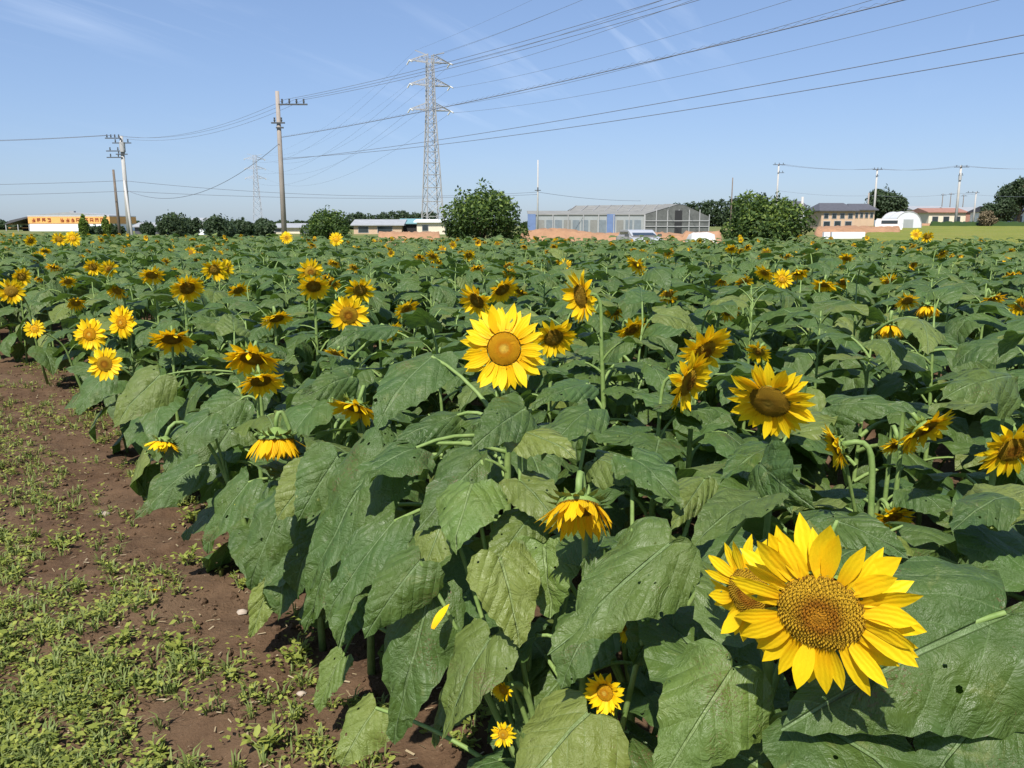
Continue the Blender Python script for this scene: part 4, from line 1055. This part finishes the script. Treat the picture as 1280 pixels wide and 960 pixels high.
# distant woods: one mass each
def woods(px0, px1, d, tops, label, seed):
    g = np.random.default_rng(seed); lobes = []
    r0, r1 = ray(px0, HORIZON), ray(px1, HORIZON); x0, x1 = r0.x/r0.y*d, r1.x/r1.y*d; gz = float(terr((x0+x1)/2, d)); n = len(tops)
    m = int((x1-x0)/3.2)+2
    for i in range(m):
        t = (i+g.uniform(-.3, .3))/(m-1); px = px0+(px1-px0)*t; py = np.interp(t, np.linspace(0, 1, n), tops) + g.uniform(-1, 2); H = max(2., at_d(px, py, d).z - gz)
        x = x0+(x1-x0)*t; lobes.append((x, d+g.uniform(-3, 3), gz+H*.5, g.uniform(2.2, 3.6), 3, H*.52)); lobes.append((x+g.uniform(-2, 2), d-2, gz+H*.28, 3, 2.5, H*.35))
    o_ = obj('distant_woods', crown_mesh('distant_woods', lobes, 1100*m, .55, [M['foliage_far']], g, gap=1.5)); tag(o_, label, 'woods', kind='stuff')
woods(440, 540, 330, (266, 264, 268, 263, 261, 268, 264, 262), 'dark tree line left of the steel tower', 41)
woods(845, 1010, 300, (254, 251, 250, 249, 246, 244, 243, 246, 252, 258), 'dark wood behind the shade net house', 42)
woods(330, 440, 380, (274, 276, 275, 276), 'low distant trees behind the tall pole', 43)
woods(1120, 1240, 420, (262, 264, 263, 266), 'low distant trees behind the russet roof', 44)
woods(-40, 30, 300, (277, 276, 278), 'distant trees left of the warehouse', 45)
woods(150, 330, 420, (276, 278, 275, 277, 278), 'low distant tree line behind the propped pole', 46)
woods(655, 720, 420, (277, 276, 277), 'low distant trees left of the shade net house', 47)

# ------------------------------------------------------------------ buildings
def gx(px, d): r_ = ray(px, HORIZON); return r_.x/r_.y*d
def gh(px, py, d): return at_d(px, py, d).z
def front_box(mb, x0, x1, z0, z1, y0, dep, mi=0): return mb.box(((x0+x1)/2, y0+dep/2, (z0+z1)/2), (x1-x0, dep, z1-z0), mi)
# warehouse with orange sign band
d = 230; gz = float(terr(gx(85, d), d)); root = empty('warehouse', (gx(85, d), d, gz)); tag(root, 'white warehouse with an orange lettered band under its low roof, far left', 'building')
ox = gx(85, d)
def L(px): return gx(px, d) - ox
def Hh(py): return gh(85, py, d) - gz
front_box(MB(), L(37), L(137), -.1, Hh(279.5), 0, 16).build('wall', M['white_blue'], root)
front_box(MB(), L(36), L(138), Hh(279.4), Hh(270.5), -.12, 16.2).build('sign_band', M['orange'], root)
front_box(MB(), L(36), L(138), Hh(270.4), Hh(269.4), -.2, 16.4).build('fascia', M['white'], root)
MB().prism([(L(36), Hh(269.3)), (L(138), Hh(269.3)), (L(85), Hh(265.2))], 16.6, lambda a, b, c: (a, -.25+c, b)).build('roof', M['roof_grey'], root)
MB().box((L(83), 4, Hh(264.6)), (1.2, 1.2, .5)).build('roof_vent', M['roof_grey'], root)
mb = MB(); cx = L(42); ch = .78
random.seed(5)
for grp in ((43, 4), (79, 5), (109, 4)):
    for k in range(grp[1]):
        x = L(grp[0]) + k*1.42; zc = Hh(275); o_ = MB(); t_ = .13; yy = -.20
        st = [((0, 0), (.9, t_)), ((0, .45), (.9, t_)), ((0, -.45), (.9, t_)), ((-.4, 0), (t_, .9)), ((.4, 0), (t_, .9)), ((0, 0), (t_, 1.0)), ((0, .25), (.6, t_)), ((.2, -.2), (.5, t_))]
        for (sx, sz), (w_, h_) in random.sample(st, 5): o_.box((x+sx, yy, zc+sz), (w_, .06 + .01*random.random(), h_))
        o_.build('letter', M['sign_red'], root)
MB().prism([(L(4), Hh(281)), (L(37), Hh(272)), (L(37), Hh(270)), (L(12), Hh(275.5))], 14, lambda a, b, c: (a, .3+c, b)).build('lean_to_roof', M['roof_dark'], root)
front_box(MB(), L(8), L(36), -.1, Hh(281.5), 7.5, 6).build('bay_shade', M['dark'], root)  # solid dark box; the shade inside the opening is put into its colour
for px in (2, 19): front_box(MB(), L(px), L(px+13), .8, Hh(284.5), 3, 2).build('stacked_goods', M['orange'], root)
for px in (6, 21, 35): front_box(MB(), L(px)-.1, L(px)+.1, -.1, Hh(280.5), .4, .25).build('post', M['steel'], root)

def house(px0, px1, eave, ridge, d, dep, wall, roofm, label, wins, name='house', over=.5, hip=0., base_pal=None):
    x0, x1 = gx(px0, d), gx(px1, d); cx = (x0+x1)/2; gz = float(terr(cx, d)); root = empty(name, (cx, d, gz)); tag(root, label, 'building')
    he = gh(px0, eave, d) - gz; hr = gh(px0, ridge, d) - gz; hw = (x1-x0)/2
    front_box(MB(), -hw, hw, -.1, he, 0, dep).build('wall', wall, root)
    mb = MB(); a, b = hw+over, dep+over; hp = hip*hw
    vs = [(-a, -over, he), (a, -over, he), (a, b, he), (-a, b, he), (-a+hp, dep/2, hr), (a-hp, dep/2, hr), (-a, -over, he-.15), (a, -over, he-.15), (a, b, he-.15), (-a, b, he-.15)]
    mb.add(vs, [(0, 1, 5, 4), (1, 2, 5), (2, 3, 4, 5), (3, 0, 4), (6, 7, 1, 0), (7, 8, 2, 1), (8, 9, 3, 2), (9, 6, 0, 3), (9, 8, 7, 6)]); mb.build('roof', roofm, root)
    for (u0, u1, v0, v1) in wins:
        xa, xb = -hw + u0*2*hw, -hw + u1*2*hw; za, zb = he*v0, he*v1
        wn = front_box(MB(), xa-.08, xb+.08, za-.08, zb+.08, -.06, .12).build('window', M['roof_grey'], root)
        front_box(MB(), xa, xb, za, zb, -.085, .05).build('pane', M['glass'], wn)
    return root, he, hr, hw
W2 = [(.08, .2, .58, .82), (.32, .44, .58, .82), (.56, .68, .58, .82), (.8, .92, .58, .82), (.08, .26, .08, .4), (.4, .58, .05, .42), (.72, .9, .1, .4)]
house(1026, 1068, 263, 253, 140, 7, M['tan'], M['roof_dark'], 'tan two storey house with dark tiled roof right of the wide bush', W2, hip=.45)
house(1066, 1092, 262, 254, 143, 6, M['tan'], M['roof_dark'], 'tan wing of houses with dark roof beside the round tree', W2[:4], hip=.3)
house(1140, 1182, 262, 257, 230, 10, M['cream'], M['roof_grey'], 'long grey roofed building behind the white greenhouse', [(.1, .3, .3, .7), (.5, .7, .3, .7)])
house(1160, 1206, 265, 259.5, 190, 9, M['cream'], M['roof_red'], 'cream house with russet roof left of the tall pale pole', [(.1, .25, .2, .7), (.4, .55, .2, .7), (.7, .85, .2, .7)])
house(1188, 1228, 264, 258.5, 205, 9, M['roof_red'], M['roof_grey'], 'russet walled long shed right of the cream house', [(.1, .25, .2, .7), (.6, .8, .2, .7)])
house(1240, 1300, 264, 257, 180, 9, M['white'], M['roof_dark'], 'white walled house with dark roof below the spreading tree', [(.1, .25, .2, .7), (.4, .6, .2, .7)])
house(442, 502, 281, 274, 150, 8, M['tan'], M['roof_grey'], 'low grey roofed shed left of the steel tower', [(.1, .3, .2, .8), (.5, .8, .2, .8)])
house(500, 522, 279, 273, 152, 8, M['dark'], M['roof_teal'], 'small shed with a teal roof at the foot of the tower', [])
house(521, 556, 277, 274, 146, 7, M['cream'], M['white'], 'cream flat building beside the large bush', [(.2, .4, .3, .7)])
house(237, 254, 279, 272, 140, 6, M['white'], M['roof_grey'], 'white house between two skyline trees on the left', [(.15, .4, .5, .8), (.6, .85, .5, .8)])
house(168, 200, 283, 278, 150, 6, M['roof_dark'], M['roof_grey'], 'low dark house behind the propped pole', [])
house(340, 376, 284, 279, 160, 7, M['cream'], M['roof_grey'], 'low pale house behind the tall utility pole', [(.1, .3, .3, .7)])
house(988, 1004, 257, 251, 210, 7, M['white'], M['roof_dark'], 'small house with a dark roof above the wide bush', [])

# shade net house
d = 105; ox = gx(770, d); gz = float(terr(ox, d)); root = empty('shade_net_house', (ox, d, gz)); tag(root, 'large grey greenhouse with sloping net roof and blue panels behind the earth bank', 'greenhouse')
def L(px): return gx(px, d) - ox
def Hh(py): return gh(770, py, d) - gz
# low front range
mb = MB(); y1 = 8
mb.add([(L(660), 0, Hh(268)), (L(830), 0, Hh(268)), (L(830), y1, Hh(262)), (L(660), y1, Hh(262)), (L(660), 0, Hh(268)-.1), (L(830), 0, Hh(268)-.1), (L(830), y1, Hh(262)-.1), (L(660), y1, Hh(262)-.1)],
       [(0, 1, 2, 3), (7, 6, 5, 4), (0, 4, 5, 1), (1, 5, 6, 2), (2, 6, 7, 3), (3, 7, 4, 0)]); mb.build('front_roof', M['net'], root)
mb = MB(); e = 24
mb.add([(L(712), y1, Hh(266)), (L(842), y1, Hh(266)), (L(868), y1+9, Hh(251)), (L(733), y1+9, Hh(253)), (L(895), y1+e, Hh(266)), (L(715), y1+e, Hh(266))], [(0, 1, 2, 3), (3, 2, 4, 5)]); mb.build('main_roof', M['net'], root)
mb = MB(); mb.add([(L(806), -.05, Hh(268)), (L(846), -.05, Hh(256)), (L(854), -.05, Hh(256)), (L(886), -.05, Hh(271)), (L(886), -.05, -.1), (L(806), -.05, -.1),
        (L(806), .12, Hh(268)), (L(846), .12, Hh(256)), (L(854), .12, Hh(256)), (L(886), .12, Hh(271)), (L(886), .12, -.1), (L(806), .12, -.1)],
       [(0, 5, 4, 3, 2, 1), (6, 7, 8, 9, 10, 11), (0, 1, 7, 6), (1, 2, 8, 7), (2, 3, 9, 8), (3, 4, 10, 9)]); mb.build('gable_wall', plain('gable_net', (.11, .115, .11), .8, .2, .3, 2), root)
mb = MB(); mb.add([(L(846), -.1, Hh(255.6)), (L(854), -.1, Hh(255.6)), (L(887), -.1, Hh(270.6)), (L(806), -.1, Hh(267.6)), (L(868), 17, Hh(250.5)), (L(860), 17, Hh(250.5)), (L(898), 17, Hh(268)), (L(842), 17, Hh(266))],
       [(0, 1, 4, 5), (1, 2, 6, 4), (3, 0, 5, 7)]); mb.build('gable_roof', M['net'], root)
front_box(MB(), L(660), L(806), -.1, Hh(268.4), .1, .12).build('front_wall', M['film'], root)
for k in range(12):
    px = 676 + k*11; front_box(MB(), L(px)-.42, L(px)+.42, .25, Hh(275), .02, .06).build('pane', M['film_dark'] if k % 3 else M['net'], root)
for px in (664, 763): front_box(MB(), L(px)-.45, L(px)+.55, -.1, Hh(267.5), -.02, .08).build('panel', M['blue'], root)
for px in list(range(672, 806, 19)) + [806, 820, 834, 848, 861, 874, 886]:
    front_box(MB(), L(px)-.05, L(px)+.05, -.1, Hh(268.2 if px <= 806 else 268 if px == 886 else 262), -.12, .05).build('post', M['steel'], root)
for py in (276, 283): front_box(MB(), L(806), L(886), Hh(py)-.04, Hh(py)+.04, -.16, .03).build('rail', M['steel'], root)
front_box(MB(), L(843), L(852), -.1, Hh(263), -.13, .04).build('door', M['dark'], root)
for k in range(9):
    t = k/8; mb = MB(); xx0 = L(712)+(L(842)-L(712))*t; xx1 = L(733)+(L(868)-L(733))*t; mb.tube([(xx0, y1-.05, Hh(266)+.06), (xx1, y1+9, Hh(253)+(Hh(251)-Hh(253))*t+.08)], .05, 4); mb.build('roof_rib', M['steel'], root)

# white vinyl tunnel greenhouse
d = 122; ox = gx(1135, d); gz = float(terr(ox, d)); root = empty('tunnel_greenhouse', (ox, d, gz)); tag(root, 'small white arched tunnel greenhouse beside the rice field', 'greenhouse')
hw = (gx(1152, d) - gx(1118, d))/2; hh = gh(1135, 264.5, d) - gz; arc = [(hw*math.cos(math.pi*(1-t/10)), hh*math.sin(math.pi*(1-t/10))**.7) for t in range(11)]
MB().prism(arc, 5, lambda a, b, c: (a, c, b)).build('film', M['film_white'], root)
for t in (0, 2.5, 5): MB().tube([(a*1.01, t-.02, b*1.01) for a, b in arc], .06, 4).build('hoop', M['steel'], root)
front_box(MB(), -.7, .7, 0, hh*.6, -.06, .05).build('door', M['film'], root)
# vehicles
def wheel(root, x, y, r_, wdt=.18):
    w_ = MB().tube([(x-wdt/2, y, r_), (x+wdt/2, y, r_)], r_, 14).build('wheel', M['rubber'], root); MB().tube([(x-wdt/2-.01, y, r_), (x+wdt/2+.01, y, r_)], r_*.55, 10).build('rim', M['steel'], w_)
def car(px, d, roof_py, wpx, mat, label):
    gz = float(ground_h(gx(px, d), d)); root = empty('parked_car', (gx(px, d), d, gz), R(8)); tag(root, label, 'car')
    W_ = wpx/F*d*1.0; H = max(1.28, gh(px, roof_py, d) - gz); hw = W_/2; L_ = 3.6
    mb = MB()  # body: side profile extruded across
    prof = [(0, .25), (0, .72), (.25, .84), (1.0, .95), (3.5, .95), (L_, .8), (L_, .25)]
    mb.prism(prof, W_, lambda a, b, c: (-hw+c, a, b)); mb.build('body', mat, root)
    cab = [(.75, .95), (1.45, H-.06), (1.7, H), (3.1, H), (3.5, .95)]
    mb = MB(); mb.prism(cab, W_*.86, lambda a, b, c: (-hw*.86+c, a, b)); cb = mb.build('cabin', mat, root)
    nrm = Vector((0, -(H-1.01), .7)).normalized()
    a, b = Vector((0, .80, 1.0)), Vector((0, 1.40, H-.12)); mb = MB(); w0, w1 = hw*.78, hw*.68
    o_ = nrm*.02; mb.add([a+o_+Vector((-w0, 0, 0)), a+o_+Vector((w0, 0, 0)), b+o_+Vector((w1, 0, 0)), b+o_+Vector((-w1, 0, 0)), a+Vector((-w0, 0, 0)), a+Vector((w0, 0, 0)), b+Vector((w1, 0, 0)), b+Vector((-w1, 0, 0))],
        [(0, 1, 2, 3), (0, 4, 5, 1), (1, 5, 6, 2), (2, 6, 7, 3), (3, 7, 4, 0)]); mb.build('windscreen', M['glass'], cb)
    for s in (-1, 1):
        MB().box((s*hw*.865, 2.35, (H+.95)/2), (.03, 1.6, H-1.15)).build('side_window', M['glass'], cb)
        MB().box((s*hw*.72, -.03, .66), (.3, .1, .16)).build('headlight', M['insul'], root)
        MB().box((s*(hw+.1), 1.05, 1.0), (.2, .1, .14)).build('mirror', M['hardware'], root)
        for yy in (.65, 2.9): wheel(root, s*(hw-.08), yy, .29)
    MB().box((0, -.04, .42), (W_*.9, .12, .16)).build('bumper', M['hardware'], root)
    return root
car(812, 43, 288, 38, M['paintsilver'], 'silver car parked behind the field before the earth bank')
d = 112; root = empty('white_truck', (gx(1111, d), d, float(terr(gx(1111, d), d))), R(70)); tag(root, 'small white van parked left of the tunnel greenhouse', 'van')
MB().prism([(0, .3), (0, 1.0), (.35, 1.75), (3.1, 1.85), (3.3, 1.5), (3.3, .3)], 1.45, lambda a, b, c: (-.72+c, a-1.6, b)).build('body', M['paintwhite'], root)
MB().prism([(.05, 1.05), (.36, 1.66), (.38, 1.66), (.07, 1.05)], 1.2, lambda a, b, c: (-.6+c, a-1.66, b)).build('windscreen', M['glass'], root)
for s in (-1, 1):
    MB().box((s*.735, 0, 1.4), (.03, 2.0, .45)).build('side_window', M['glass'], root)
    for yy in (-1., 1.1): wheel(root, s*.68, yy, .28)
# white covered pile
d = 44; root_x = gx(877, d); mb = MB(); g = np.random.default_rng(4); n = 14; hw = 36/F*d/2
vs = []; 
for i in range(n+1):
    for j in range(9):
        u, v = i/n*2-1, j/8*2-1; hgt = 1.14*(1-abs(u)**6)**.6*(1-abs(v)**4)**.6 + g.normal()*.02; vs.append((u*hw*(1+.04*g.normal()), v*1.0+d, max(0, hgt)))
mb.add([(x+root_x, y, z + float(ground_h(x, y))) for x, y, z in vs], [(i*9+j, (i+1)*9+j, (i+1)*9+j+1, i*9+j+1) for i in range(n) for j in range(8)])
tag(mb.build('covered_pile', M['sheetwhite'], None, True), 'low pile under a white sheet left of the wide bush', 'pile')
for px0, px1, lab in ((1030, 1037, 'short white concrete block in front of the earth bank'), (1040, 1081, 'long low white concrete block at the rice field corner')):
    d = 88; z0 = float(terr(gx(px0, d), d)); mb = MB(); mb.box(((gx(px0, d)+gx(px1, d))/2, d, z0 + .25), (gx(px1, d)-gx(px0, d), .5, .85)); tag(mb.build('concrete_block', M['white']), lab, 'block', 'white blocks by the rice field')

# ------------------------------------------------------------------ utility poles, tower, wires
def pole(px, d, top_py, r_, mat, label, name='utility_pole', arms=(), tr=None, lean=0.):
    """arms: (py, halfwidth m, centre offset m, insulators)"""
    x = gx(px, d); gz = float(terr(x, d)); H = gh(px, top_py, d) - gz
    root = empty(name, (x, d, gz)); tag(root, label, 'utility pole', 'utility poles')
    MB().tube([(0, 0, -.2), (lean*.5, 0, H*.5), (lean, 0, H)], [r_*1.25, r_*1.05, r_*.85], 10).build('pole', mat, root, True)
    for py, hwid, off, nin in arms:
        z = gh(px, py, d) - gz; xo = lean*z/H
        ar = MB().box((xo+off, -r_*1.1, z), (2*hwid, .09, .09)).build('crossarm', M['hardware'], root)
        for k in range(nin):
            xx = xo + off - hwid + 2*hwid*(k+.5)/nin
            MB().tube([(xx, -r_*1.1, z+.06), (xx, -r_*1.1, z+.18), (xx, -r_*1.1, z+.22), (xx, -r_*1.1, z+.34)], [.04, .075, .05, .065], 8).build('insulator', M['hardware'], ar)
    if tr:
        for py, s in tr:
            z = gh(px, py, d) - gz; t_ = MB().tube([(s*.42, -.1, z-.45), (s*.42, -.1, z+.45)], [.26, .26], 12).build('transformer', M['steel'], root); MB().box((s*.2, -.1, z), (.3, .1, .1)).build('bracket', M['hardware'], t_)
    return root, Vector((x, d, gz)), H
DA, DC = 57, 82
pA, bA, HA = pole(355, DA, 114, .155, M['concrete'], 'tall brown concrete utility pole left of the steel tower', arms=[(131, .95, 1.05, 4), (154, .45, 0, 2), (160, .25, 0.1, 0)])
pC, bC, HC = pole(161, DC, 170, .19, M['concrete_light'], 'pale utility pole with a slanting prop on the left', arms=[(173, .75, -.7, 4), (179, .9, .1, 3), (189, .75, -.7, 2), (193, .55, 0, 2), (197, .75, -.7, 2)], tr=[(184, .2)])
zt = gh(161, 226, DC) - bC.z
MB().tube([(0, -.15, zt), (gx(174, DC)-bC.x, -1.6, -.2)], [.11, .14], 8).build('prop', M['concrete_light'], pC, True)
pole(149, 86, 212, .13, M['wood'], 'thin dark wooden pole left of the propped pole', lean=-.1)
pS, bS, HS = pole(672, 98, 200, .085, M['concrete_light'], 'thin pale pole in front of the left end of the shade net house', arms=[(238, .35, 0, 1)])
pole(913, 100, 222, .07, M['wood'], 'thin dark pole behind the shade net house')
pR1, bR1, HR1 = pole(969, 152, 205, .16, M['concrete_light'], 'pale utility pole behind the wide bush', arms=[(206, 1.1, 0, 3), (216, .6, .4, 2)])
pR2, bR2, HR2 = pole(1091, 150, 211, .17, M['concrete_light'], 'pale utility pole in front of the round tree', arms=[(212, .9, 0, 3), (220, .3, 0, 1)])
pR3, bR3, HR3 = pole(1194, 146, 207, .20, M['concrete_light'], 'tall pale utility pole at the rice field', arms=[(209, 1.3, 0, 3), (219, .4, 0, 2)], tr=[(222, -.1)])
pole(1083, 148, 241, .13, M['concrete'], 'short brown pole beside the pale one at the round tree')
pole(1216, 175, 240, .15, M['concrete_light'], 'short pale pole right of the tall one at the rice field', arms=[(241, 1.4, -.8, 3)])
pole(1001, 120, 246, .20, M['concrete_light'], 'short white post sticking out behind the wide bush')
for px, tp in ((1175, 242), (1185, 241), (1201, 243)): pole(px, 260, tp, .12, M['wood'], {1175: 'far thin pole left of the tall pale pole', 1185: 'far thin pole just left of the tall pale pole', 1201: 'far thin pole just right of the tall pale pole'}[px], arms=[(tp+2, 1.0, 0, 2)])

def tower(px, d, top_py, base_w, top_w, arm_py, arm_hw, mat, label, dirv, bt, detail=True):
    x = gx(px, d); gz = float(terr(x, d)); H = gh(px, top_py, d) - gz
    root = empty('transmission_tower', (x, d, gz)); tag(root, label, 'power tower', 'steel transmission towers')
    D_ = Vector((dirv[0], dirv[1], 0)).normalized(); A_ = Vector((-D_.y, D_.x, 0))
    if A_.x < 0: A_ = -A_
    zs = [gh(px, py, d) - gz for py in arm_py]; zl = zs[-1]
    def hw(z): return (base_w + (top_w-base_w)*min(1, z/zl))/2 if z < zl else top_w/2*(1-.25*(z-zl)/(H-zl))
    def corner(z, i): a, b = ((1, 1), (1, -1), (-1, -1), (-1, 1))[i]; h_ = hw(z); return A_*a*h_ + D_*b*h_ + Vector((0, 0, z))
    for i in range(4):
        MB().tube([corner(-.3, i), corner(zl, i), corner(H, i)], [bt*1.5, bt*1.2, bt*.9], 4).build('leg', mat, root)
    mb = MB(); z = 0; lv = [0]
    while z < H - 1: z += max(1.6, hw(z)*1.75); lv.append(min(z, H))
    for a, b in zip(lv[:-1], lv[1:]):
        for i in range(4):
            j = (i+1) % 4; mb.tube([corner(a, i), corner(b, j)], bt*.55, 3); mb.tube([corner(a, j), corner(b, i)], bt*.55, 3); mb.tube([corner(b, i), corner(b, j)], bt*.6, 3)
    br = mb.build('bracing', mat, root); br['kind'] = 'stuff'
    tips = []
    for lvl, z in enumerate(zs):
        for s in (-1, 1):
            tip = A_*s*arm_hw + Vector((0, 0, z+.1)); mb = MB(); dp = 1.5
            for b in (-1, 1):
                p0 = A_*s*hw(z) + D_*b*hw(z) + Vector((0, 0, z)); p1 = A_*s*hw(z) + D_*b*hw(z) + Vector((0, 0, z+dp))
                mb.tube([p0, tip], bt*.9, 3); mb.tube([p1, tip], bt*.9, 3)
                for t in (.25, .5, .75): mb.tube([p0.lerp(tip, t), p1.lerp(tip, t)], bt*.45, 3)
                for t in (.0, .25, .5): mb.tube([p0.lerp(tip, t), p1.lerp(tip, t+.25)], bt*.45, 3)
            for t in (.3, .6): mb.tube([(A_*s*hw(z)+D_*hw(z)+Vector((0, 0, z))).lerp(tip, t), (A_*s*hw(z)-D_*hw(z)+Vector((0, 0, z))).lerp(tip, t)], bt*.45, 3)
            ar = mb.build('crossarm', mat, root)
            for e in (-1, 1):
                q = tip + D_*e*1.7 + Vector((0, 0, -.55)); n = 9; pts = [tip.lerp(q, k/(n*2)) for k in range(n*2+1)]
                MB().tube(pts, [.06 if k % 2 else .15 for k in range(n*2+1)], 6).build('insulator', M['insul'], ar)
            tips.append((root.location + tip, D_))
    for s in (-1, 1):
        MB().tube([A_*s*top_w*.3 + Vector((0, 0, H-.2)), A_*s*arm_hw*.72 + Vector((0, 0, H+.55))], bt, 3).build('earth_wire_arm', mat, root); tips.append((root.location + A_*s*arm_hw*.72 + Vector((0, 0, H+.5)), D_))
    return root, tips
d1, d2 = 180, 450
T1 = Vector((gx(541, d1), d1, 0)); T2 = Vector((gx(323, d2), d2, 0)); dv = (T1-T2).normalized()
r1, tips1 = tower(541, d1, 68, 3.9, 1.6, (78, 107, 138), 4.4, M['steel'], 'tall steel lattice transmission tower behind the large bush', dv, .105)
r2, tips2 = tower(323, d2, 194, 5.0, 2.0, (199, 211, 223), 5.2, M['steel_hazed'], 'faint distant lattice tower left of the tall utility pole', dv, .13)
T3 = T1 + dv*285
WN = [0]
def wire(p0, p1, sag, r_, label, group, n=48, mat='wire'):
    base = (p0+p1)/2
    pts = [p0.lerp(p1, t) - Vector((0, 0, 4*sag*t*(1-t))) for t in np.linspace(0, 1, n)]
    mb = MB(); mb.tube([p - base for p in pts], r_*.68, 4); o_ = mb.build('power_line', M[mat], None, True); o_.location = base
    return tag(o_, label, 'wire', group)
for k, (p, D_) in enumerate(tips1):
    e = 1.7 if k < 6 else 0; dz = Vector((0, 0, -.55 if k < 6 else 0))
    lv = ('top', 'top', 'middle', 'middle', 'lowest', 'lowest', 'earth wire', 'earth wire')[k]; sd = ('left', 'right')[k % 2]
    p3 = Vector((T3.x + p.x - T1.x, T3.y + p.y - T1.y, p.z + 1)) 
    arm = f'{lv} {sd} arm' if k < 6 else f'{sd} peak'
    wire(p + D_*e + dz, p3, 7.0 if k < 6 else 5.5, .035 if k < 6 else .022, f'overhead cable rising right from the {arm} of the near lattice tower', 'tower cables', 90)
    q = tips2[k][0]
    wire(p - D_*e + dz, q, 8.5 if k < 6 else 7, .035 if k < 6 else .022, f'overhead cable running left from the {arm} of the near lattice tower', 'tower cables', 60)
# street line: tall pole A to a pole B standing right behind the camera's view, wires over the field
pB, bB, HB = (lambda b: (pole_root(b), b, 11.2))(None) if False else (None, Vector((bA.x + 37.5, bA.y - 47.5, 0)), 11.2)
root = empty('utility_pole', (bB.x, bB.y, 0)); tag(root, 'concrete utility pole beyond the right edge of the picture carrying the wires', 'utility pole', 'utility poles')
MB().tube([(0, 0, -.2), (0, 0, 12)], [.22, .16], 10).build('pole', M['concrete'], root, True)
MB().box((.8, -.2, 10.6), (1.9, .12, .12), rot=Matrix.Rotation(R(38), 3, 'Z')).build('crossarm', M['hardware'], root)
zA = lambda py: gh(355, py, DA)
for k in range(3):
    o_ = .35 + .65*k
    wire(Vector((bA.x + .2 + o_, bA.y - .25, zA(130)+.25)), Vector((bB.x + .2 + o_, bB.y, 10.75)), .9, .017, ('inner', 'middle', 'outer')[k] + ' thin wire of three sweeping right from the crossarm of the tall pole', 'street wires', 70)
    wire(Vector((bA.x + .2 + o_, bA.y - .25, zA(130)+.25)), Vector((bC.x - .5 + .55*k, bC.y - .3, gh(161, 174+4*(k == 2), DC)+.3)), 1.0, .016, ('inner', 'middle', 'outer')[k] + ' thin wire sagging between the tall pole and the propped pole', 'street wires', 50)
    wire(Vector((bC.x - 1.2 + .4*k, bC.y - .3, gh(161, 172, DC)+.2)), Vector((bC.x - 46, bC.y - 2, gh(161, 174, DC)+.6 - .12*k)), .8, .018, ('upper', 'middle', 'lower')[k] + ' wire leaving the propped pole to the left at its top', 'street wires', 40)
# cable with spiral hanger and two service wires below
wire(Vector((bA.x + .2, bA.y - .2, zA(172))), Vector((bB.x, bB.y, 8.3)), .55, .026, 'thick telephone cable sweeping right from the middle of the tall pole', 'street wires', 80)
p0 = Vector((bA.x + .2, bA.y - .2, zA(172)+.05)); p1 = Vector((bB.x, bB.y, 8.36)); n = 1500; pts = []
for i in range(n+1):
    t = i/n; c = p0.lerp(p1, t) - Vector((0, 0, 4*.55*t*(1-t))); pts.append(c + Vector((0, .0, .03*math.sin(t*150*6.283))))
base = (p0+p1)/2; o_ = MB().tube([p-base for p in pts], .005, 3).build('power_line', M['wire'], None, True); o_.location = base; tag(o_, 'thin spiral hanger wound along the thick telephone cable', 'wire', 'street wires')
wire(Vector((bA.x + .2, bA.y - .2, zA(200))), Vector((bB.x, bB.y, 6.75)), .55, .018, 'upper of two low wires sweeping to the right edge', 'street wires', 80)
wire(Vector((bA.x + .2, bA.y - .2, zA(198))), Vector((bB.x, bB.y, 6.35)), .75, .018, 'lower of two low wires sweeping to the right edge', 'street wires', 80)
# low cables on the left and across the back
wire(Vector((bA.x, bA.y - .2, zA(180))), Vector((bC.x + .2, bC.y - .2, gh(161, 238, DC))), 1.9, .03, 'dark cable dipping low from the tall pole to the propped pole', 'street wires', 50)
for py, nm in ((226, 'upper'), (239, 'lower')):
    pc = Vector((bC.x, bC.y - .2, gh(161, py, DC)))
    wire(pc, Vector((bC.x - 46, bC.y, pc.z - .3)), .35, .03, f'{nm} low cable leaving the propped pole to the left', 'street wires', 30)
    wire(pc, Vector((bS.x, bS.y, gh(672, 240 if nm == 'upper' else 243, 98))), .9 if nm == 'upper' else .55, .028, f'{nm} low cable from the propped pole across to the thin pale pole', 'street wires', 50)
wire(Vector((bS.x, bS.y, gh(672, 240, 98))), Vector((gx(800, 112), 112, gh(800, 251, 112))), .25, .03, 'cable from the thin pale pole down to the shade net house', 'street wires', 30)
prev = None
TOPS = [(bR1, HR1), (bR2, HR2), (bR3, HR3), (Vector((gx(1330, 140), 140, bR3.z)), HR3-.6)]
for (a, ha), (b, hb), nm in zip(TOPS[:-1], TOPS[1:], ('between the first two pale poles on the right', 'between the round tree pole and the rice field pole', 'from the rice field pole to the right edge')):
    for k in range(3):
        wire(a + Vector((-.8+.8*k, 0, ha)), b + Vector((-.8+.8*k, 0, hb)), .45, .022, ('left', 'middle', 'right')[k] + ' of three thin wires ' + nm, 'street wires', 24)
    wire(a + Vector((0, 0, ha-4.6)), b + Vector((0, 0, hb-4.6)), .4, .025, 'low thin cable ' + nm, 'street wires', 24)
